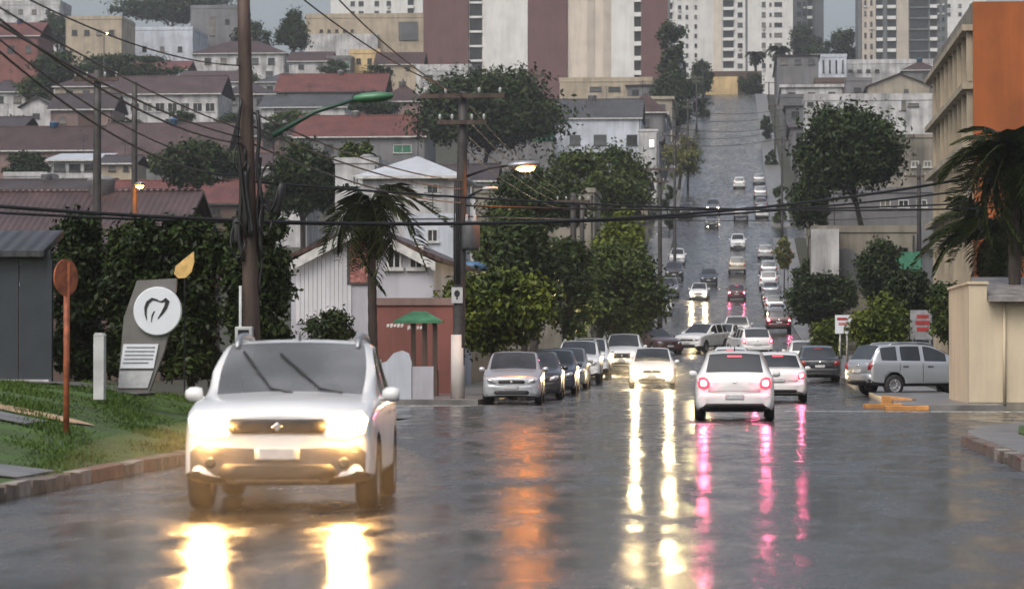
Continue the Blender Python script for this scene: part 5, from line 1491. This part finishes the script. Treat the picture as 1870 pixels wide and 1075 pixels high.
tower('brown and cream striped twin tower block, near the crest', 774, 1219, -110, 565, 22, 2.9, 93, 190,
      (('panel', 774, 856, 'tower_brown', .8), ('bal', 857, 881, .5), ('panel', 882, 964, 'tower_white', .5), ('panel', 965, 1036, 'tower_brown', .8), ('panel', 1037, 1072, 'tower_cream', .4),
       ('panel', 1072, 1086, 'tower_beige', .5), ('panel', 1086, 1102, 'tower_cream', .4), ('panel', 1102, 1116, 'tower_beige', .5), ('panel', 1116, 1158, 'tower_white', .45), ('bal', 1158, 1171, .6), ('panel', 1171, 1219, 'tower_brown', .8)), 'tower_cream')
house('cream podium with dark openings at the foot of the brown tower', 1022, 1192, 150, 142, 545, 12, 'flat', 'cream', 'red', [(1088, 163, 22, 9, D), (1122, 163, 22, 9, D), (1172, 163, 24, 9, D)], name='podium', cat='building')
tower('slim bluish white tower beside the dark poplar-like tree', 1212, 1302, -130, 860, 16, 2.9, 120, 160,
      (('bal', 1214, 1228, .9), ('win', 1238, 1244, 1.2), ('win', 1252, 1257, 1.2), ('win', 1268, 1273, 1.2), ('panel', 1280, 1302, 'tower_white', .4)), 'tower_white')
tower('large white tower with columns of small dark balconies', 1302, 1448, -150, 810, 18, 2.9, 122, 150,
      (('panel', 1302, 1318, 'tower_cream', .3), ('bal', 1320, 1340, .9), ('win', 1347, 1356, 1.3), ('panel', 1361, 1365, 'tower_grey', .15), ('win', 1391, 1398, 1.4), ('win', 1414, 1428, 1.2), ('win', 1405, 1409, 1.0)), 'tower_white')
tower('dark grey tower right of the large white tower', 1449, 1504, -120, 850, 16, 2.9, 100, 140,
      (('win', 1455, 1463, 1.4), ('win', 1466, 1472, 1.4), ('bal', 1474, 1483, .8), ('panel', 1488, 1503, 'tower_grey', .5)), 'tower_grey')
tower('beige and dark striped tower with paired balcony columns', 1567, 1712, -150, 760, 18, 2.9, 108, 140,
      (('panel', 1567, 1573, 'tower_grey', .3), ('panel', 1574, 1599, 'tower_beige', .5), ('win', 1578, 1582, 1.3, .5), ('win', 1589, 1593, 1.3, .5), ('bal', 1600, 1612, .7), ('panel', 1612, 1619, 'tower_grey', .3), ('bal', 1620, 1636, .7),
       ('panel', 1637, 1659, 'tower_beige', .5), ('bal', 1661, 1696, .4, 0, 'tower_grey'), ('bal', 1698, 1711, .9)), 'tower_grey')
tower('pale distant tower peeping between striped tower and orange wall', 1722, 1800, -60, 980, 16, 2.9, 20, 60, (('win', 1730, 1736, 1.3), ('win', 1750, 1756, 1.3), ('win', 1770, 1776, 1.3)), 'tower_white')
tower('narrow dark tower just left of the orange building', 1706, 1730, -70, 900, 14, 2.9, 60, 120, (('win', 1710, 1715, 1.3), ('win', 1720, 1725, 1.3)), 'tower_grey')
tower('pale tower behind the large cream block', 604, 772, -120, 830, 16, 2.9, 40, 60,
      (('win', 640, 648, 1.4), ('win', 655, 664, 1.4), ('win', 684, 692, 1.4), ('win', 706, 714, 1.4), ('bal', 744, 756, .8)), 'tower_white')
tower('low pale tower at the hillside edge behind dark crowns', -40, 55, -80, 900, 14, 2.9, 30, 60, (('win', 0, 8, 1.4), ('win', 20, 28, 1.4), ('win', 40, 48, 1.4)), 'tower_white')
bl = thing('yellow_barrier', 'yellow painted low wall across the head of the hill street', 'wall', (P(1318, 160, 641).x, 641, zr(641)))
mb = MB(); mb.box(-3.6, 0, -.5, 3.6, .4, P(0, 150, 641).z - zr(641)); mb.build('wall', WALLS['yellow'], bl)
mb = MB(); mb.box(-7, .6, -.5, 9, 4, P(0, 140, 641).z - zr(641)); mb.build('dark_hall', WALLS['brown'], bl)

# ================================================================== traffic
def onc(key, label, x, yv, col, rz=0, **k):                  # yv: distance of the end that faces the camera
    L = {'stepway': 4.07, 'hatch': 3.85, 'saloon': 4.25, 'tailcar': 3.95, 'suv': 4.65, 'pickup': 5.2}[key]
    return car(key, label, x, yv + L / 2, rz, col, **k)
near = onc('stepway', 'big white hatchback with roof rails and both headlights glaring, wipers raised', -4.22, 25.3, 'white', R(3.5), head=HEAD_NEAR)
# --- the near car's own details: see-through windscreen, wipers, seats, spoiler lip
_parts, _ev, _bvh, _kz, _yo, _ky = _protos['stepway']
CLEAR = bpy.data.materials.new('wet windscreen glass'); CLEAR.use_nodes = True
_t = CLEAR.node_tree; _b = _t.nodes['Principled BSDF']
_n = noise(_t, 90, 3, coords(_t)); _r = ramp(_t, (.16, .17, .18), (.34, .35, .37)); _n2 = noise(_t, .9, 2, coords(_t))  # pale mottled grey: sky and tree reflections put into the glass colour
_t.links.new(_n2.outputs['Fac'], _r.inputs[0]); _t.links.new(_r.outputs[0], _b.inputs['Base Color'])
_b.inputs['Roughness'].default_value = .12; _b.inputs['Alpha'].default_value = .62
bump(_t, _b, _n.outputs['Fac'], .35, .004)
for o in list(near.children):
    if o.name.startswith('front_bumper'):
        o.material_slots[0].link = 'OBJECT'; o.material_slots[0].material = mat('shaded bumper grey', (.11, .10, .095), .45, var=.2, scale=6)  # darker than the white body: shade on the bumper put into its colour
    if o.name.startswith('windscreen'):
        o.material_slots[0].link = 'OBJECT'; o.material_slots[0].material = CLEAR
def ws(x, z):                                                # a point on the windscreen
    h = _bvh.ray_cast(Vector((x, -6, z)), Vector((0, 1, 0)))
    return h[0] + Vector((0, -.025, .012))
for (xa, za, xb, zb) in ((-.18, 1.10, -.50, 1.44), (.28, 1.10, -.14, 1.42)):
    mb = MB()
    k = 8
    pts = [ws(xa + (xb - xa) * i / k, za + (zb - za) * i / k) for i in range(k + 1)]
    mb.tube(pts[:5], .011, 6); mb.tube(pts[3:], .014, 6)
    a = ws(xa, za); mb.tube([a + Vector((.22, -.14, -.04)), a], .011, 6)
    mb.build('wiper', TRIM, near, True)
SEAT = mat('grey seat fabric', (.035, .036, .04), .85, scale=20)
for s in (-1, 1):
    mb = MB()
    mb.cbox(Vector((s * .36, .32, .90)), .48, .16, .62, Matrix.Rotation(R(-14), 4, 'X'))
    mb.cbox(Vector((s * .36, .02, .58)), .48, .52, .14)
    q = mb.build('seat', SEAT, near, True, .05)
    hb = MB(); hb.lathe([(0, -.10), (.10, -.09), (.14, 0), (.12, .09), (0, .11)], 12, Matrix.Translation((s * .36, .42, 1.34)) @ Matrix.Diagonal((1, .5, 1, 1)))
    hb.build('headrest', SEAT, q, True)
mb = MB(); mb.box(-.72, -.85, .75, .72, -.42, 1.0); mb.build('dashboard', TRIM, near, False, .06)
mb = MB(); mb.tube([(.36 + .18 * math.cos(a * .5236), -.33 + .08 * math.sin(a * .5236), 1.0 + .17 * math.sin(a * .5236)) for a in range(13)], .016, 6)
mb.build('steering_wheel', TRIM, near, True)
mb = MB()
for s in (-1, 1):
    vs, fs = patch(_bvh, [(s * .60 + .05 * math.cos(a * .5236), .46 + .05 * math.sin(a * .5236)) for a in range(12)], 1, .02, .004)
    put('fog_light', mesh_from('fog_light', vs, fs, CGLASS, smooth=True), near)
vs, fs = patch(_bvh, rrect(-.46, .265, .46, .315, .02), 1, .02)
put('bumper_trim', mesh_from('bumper_trim', vs, fs, STEEL, smooth=True), near)
# real beams of the lit headlamps
def beam(parent, xs, y, z, energy, col, size=R(60)):
    for x in xs:
        l = bpy.data.lights.new('headlight_beam', 'SPOT'); l.energy, l.color, l.spot_size, l.spot_blend, l.shadow_soft_size = energy, col, size, .6, .09
        o = bpy.data.objects.new('headlight_beam', l); link(o, parent)
        o.location = (x, y, z); o.rotation_euler = (R(84), 0, R(180))
beam(near, (-.63, .63), -2.12, .76, 240, (1, .55, .2))

onc('saloon', 'white saloon with both headlights lit throwing long yellow streaks on the road', -3.05, 103, 'white', R(1), head=HEAD_ON)
onc('pickup', 'white pickup truck with headlights lit following the oncoming white saloon', -5.0, 126, 'white', 0, head=HEAD_ON, cat='pickup truck', name='pickup_truck')
onc('tailcar', 'white hatchback with round brake lights glowing pink, dark slot under its bumper', -.02, 60, 'white', R(180), tail=TAIL_ON)
onc('saloon', 'white car braking just right of the hatchback with the dark bumper slot', 1.22, 82, 'white', R(180), tail=TAIL_ON)
onc('saloon', 'white car queued directly in front of the hatchback with round brake lights', -.15, 108, 'white', R(178), tail=TAIL_DIM)
# parked along the left kerb
GL = 'cars parked along the left kerb'
onc('hatch', 'silver hatchback parked first in the left row behind the white painted pole', -6.28, 79, 'silver', R(2), name='parked_car', group=GL)
onc('saloon', 'black car parked right behind the silver hatchback', -6.15, 86, 'black', R(2), name='parked_car', group=GL)
onc('hatch', 'dark navy hatchback parked between two black and grey cars at left kerb', -6.12, 94, 'navy', R(1), name='parked_car', group=GL)
onc('hatch', 'charcoal grey hatchback parked just before the white parked van-like car', -6.15, 102, 'grey', R(1), name='parked_car', group=GL)
onc('suv', 'white high car parked at the end of the row of dark cars', -6.15, 110, 'white', R(1), name='parked_car', group=GL)
onc('suv', 'second white high car parked behind the first white one at left kerb', -6.2, 119, 'white', R(1), name='parked_car', group=GL)
onc('saloon', 'dark maroon saloon standing askew under the overhanging green tree', -4.7, 163, 'maroon', R(28))
# waiting at the crossing beyond
onc('suv', 'white high car slewed at the crossing beyond the oncoming saloon', -1.95, 165, 'white', R(-22))
onc('hatch', 'white hatchback slightly askew beside the slewed white high car', -.75, 173, 'white', R(-12))
onc('suv', 'white estate car seen at an angle with a long dark window', .75, 154, 'white', R(191), tail=TAIL_DIM)
onc('pickup', 'white pickup seen from behind between the white cars at the crossing', .1, 181, 'white', R(180), cat='pickup truck', name='pickup_truck')
# right kerb
GR = 'cars parked along the right kerb'
onc('saloon', 'black saloon parked at right kerb beside the white board sign', 3.25, 113, 'black', R(182), name='parked_car', group=GR)
onc('hatch', 'white hatchback parked ahead of the black saloon at right kerb', 3.1, 128, 'white', R(181), name='parked_car', group=GR)
onc('suv', 'dark red car with tail lights lit beside the right hand hedge', 3.05, 203, 'maroon', R(181), tail=TAIL_ON)
for yy, c, k, l in ((214, 'silver', 'hatch', 'silver hatchback parked uphill of the red lit car'), (224, 'lightgrey', 'saloon', 'light grey saloon parked between silver cars on the rise'),
                    (236, 'silver', 'suv', 'silver high car parked behind a light grey saloon on the rise'), (249, 'grey', 'hatch', 'dark grey hatchback parked amid silver cars on the rise'),
                    (261, 'silver', 'saloon', 'silver saloon parked uphill of the dark grey hatchback'), (273, 'white', 'suv', 'white high car parked on the rise below the big silver van'),
                    (286, 'silver', 'suv', 'big silver van-like car parked high on the rise at right kerb'), (305, 'lightgrey', 'hatch', 'light grey hatchback parked uppermost on the first rise')):
    onc(k, l, 3.3 + rng.uniform(-.1, .1), yy, c, R(180 + rng.uniform(-2, 2)), name='parked_car', group=GR)
for yy, c, k, l in ((352, 'white', 'hatch', 'white hatchback parked above the upper crossing at right kerb'), (362, 'grey', 'saloon', 'grey saloon parked above the upper crossing'),
                    (376, 'silver', 'suv', 'silver high car parked above the grey saloon on the hill'), (398, 'silver', 'hatch', 'small silver car parked far up the hill, round and pale')):
    onc(k, l, 3.3, yy, c, R(180), name='parked_car', group=GR, few=True)
# left kerb further up
for yy, c, k, l in ((236, 'white', 'hatch', 'white car peeping from behind the left trees'), (262, 'grey', 'suv', 'dark grey high car parked below a white one on the rise'),
                    (284, 'black', 'suv', 'black high car parked just below the uppermost white one at left'), (300, 'white', 'hatch', 'white hatchback parked uppermost in the left rise row'),
                    (352, 'black', 'suv', 'black car parked beyond the upper crossing at left kerb')):
    onc(k, l, -6.1, yy, c, R(rng.uniform(-2, 2)), name='parked_car', group=GL)
# moving on the hill
onc('saloon', 'dark red saloon braking with two pink lamps and pink streaks below', .12, 257, 'maroon', R(180), tail=TAIL_ON)
onc('suv', 'light grey high car driving uphill ahead of the braking red saloon', .18, 290, 'beige', R(180))
onc('hatch', 'white hatchback coming down the middle of the hill lane', .28, 316, 'white', R(0))
onc('saloon', 'white car with one bright headlight coming down beside a dark car', -3.25, 258, 'white', R(-3), head=HEAD_ON)
onc('hatch', 'dark hatchback close behind the white car with bright headlight', -2.6, 279, 'navy', R(0))
onc('hatch', 'grey car on the hill just below the one with two bright lamps', -2.82, 341, 'grey', R(0))
onc('pickup', 'grey truck high on the hill with two bright lamps', -2.8, 356, 'grey', R(0), head=HEAD_DIM, cat='pickup truck', name='pickup_truck')
onc('suv', 'dark grey box-like car going uphill past the upper crossing', .7, 349, 'grey', R(180))
onc('hatch', 'tiny white car far up the hill lane', .55, 392, 'white', R(180), few=True)
# silver car nosed in beside the beige wall
car('suv', 'silver estate car nosed in by the beige wall, its rear towards the street', 5.95, 93.2, R(180 - 62), 'silver', name='parked_car', tilt=False)
# rain-filled air
hz = MB(); hz.box(-420, -60, -2.0, 420, 1250, 190)
HAZE = bpy.data.materials.new('rainy air'); HAZE.use_nodes = True
_t = HAZE.node_tree; _t.nodes.remove(_t.nodes['Principled BSDF'])
_v = _t.nodes.new('ShaderNodeVolumePrincipled'); _v.inputs['Density'].default_value = .00025
_v.inputs['Color'].default_value = (.86, .90, .95, 1); _v.inputs['Anisotropy'].default_value = .2
_t.links.new(_v.outputs[0], _t.nodes['Material Output'].inputs['Volume'])
tag(hz.build('haze', HAZE), 'thin grey rain haze hanging over the whole street', 'haze', kind='stuff')

# spray volumes added to give the lit headlamps a glow
SPRAY = bpy.data.materials.new('headlamp glow spray'); SPRAY.use_nodes = True
_t = SPRAY.node_tree; _t.nodes.remove(_t.nodes['Principled BSDF'])
_v = _t.nodes.new('ShaderNodeVolumePrincipled'); _v.inputs['Density'].default_value = .012
_v.inputs['Color'].default_value = (.9, .9, .9, 1); _v.inputs['Anisotropy'].default_value = .35
_t.links.new(_v.outputs[0], _t.nodes['Material Output'].inputs['Volume'])
def spray(label, c, r):
    mb = MB(); mb.lathe([(math.sin(a * math.pi / 12), -math.cos(a * math.pi / 12)) for a in range(13)], 24, Matrix.Translation(c) @ Matrix.Diagonal((*r, 1)))
    return tag(mb.build('glow_spray', SPRAY, None, True), label, 'spray', kind='stuff')
spray('added spray giving a warm glow round the front of the big white hatchback', (-4.1, 23.4, .28), (1.75, 2.2, .62))
spray('added spray giving a yellow glow before the oncoming white saloon', (-3.05, 101, .5), (1.7, 3.0, .8))
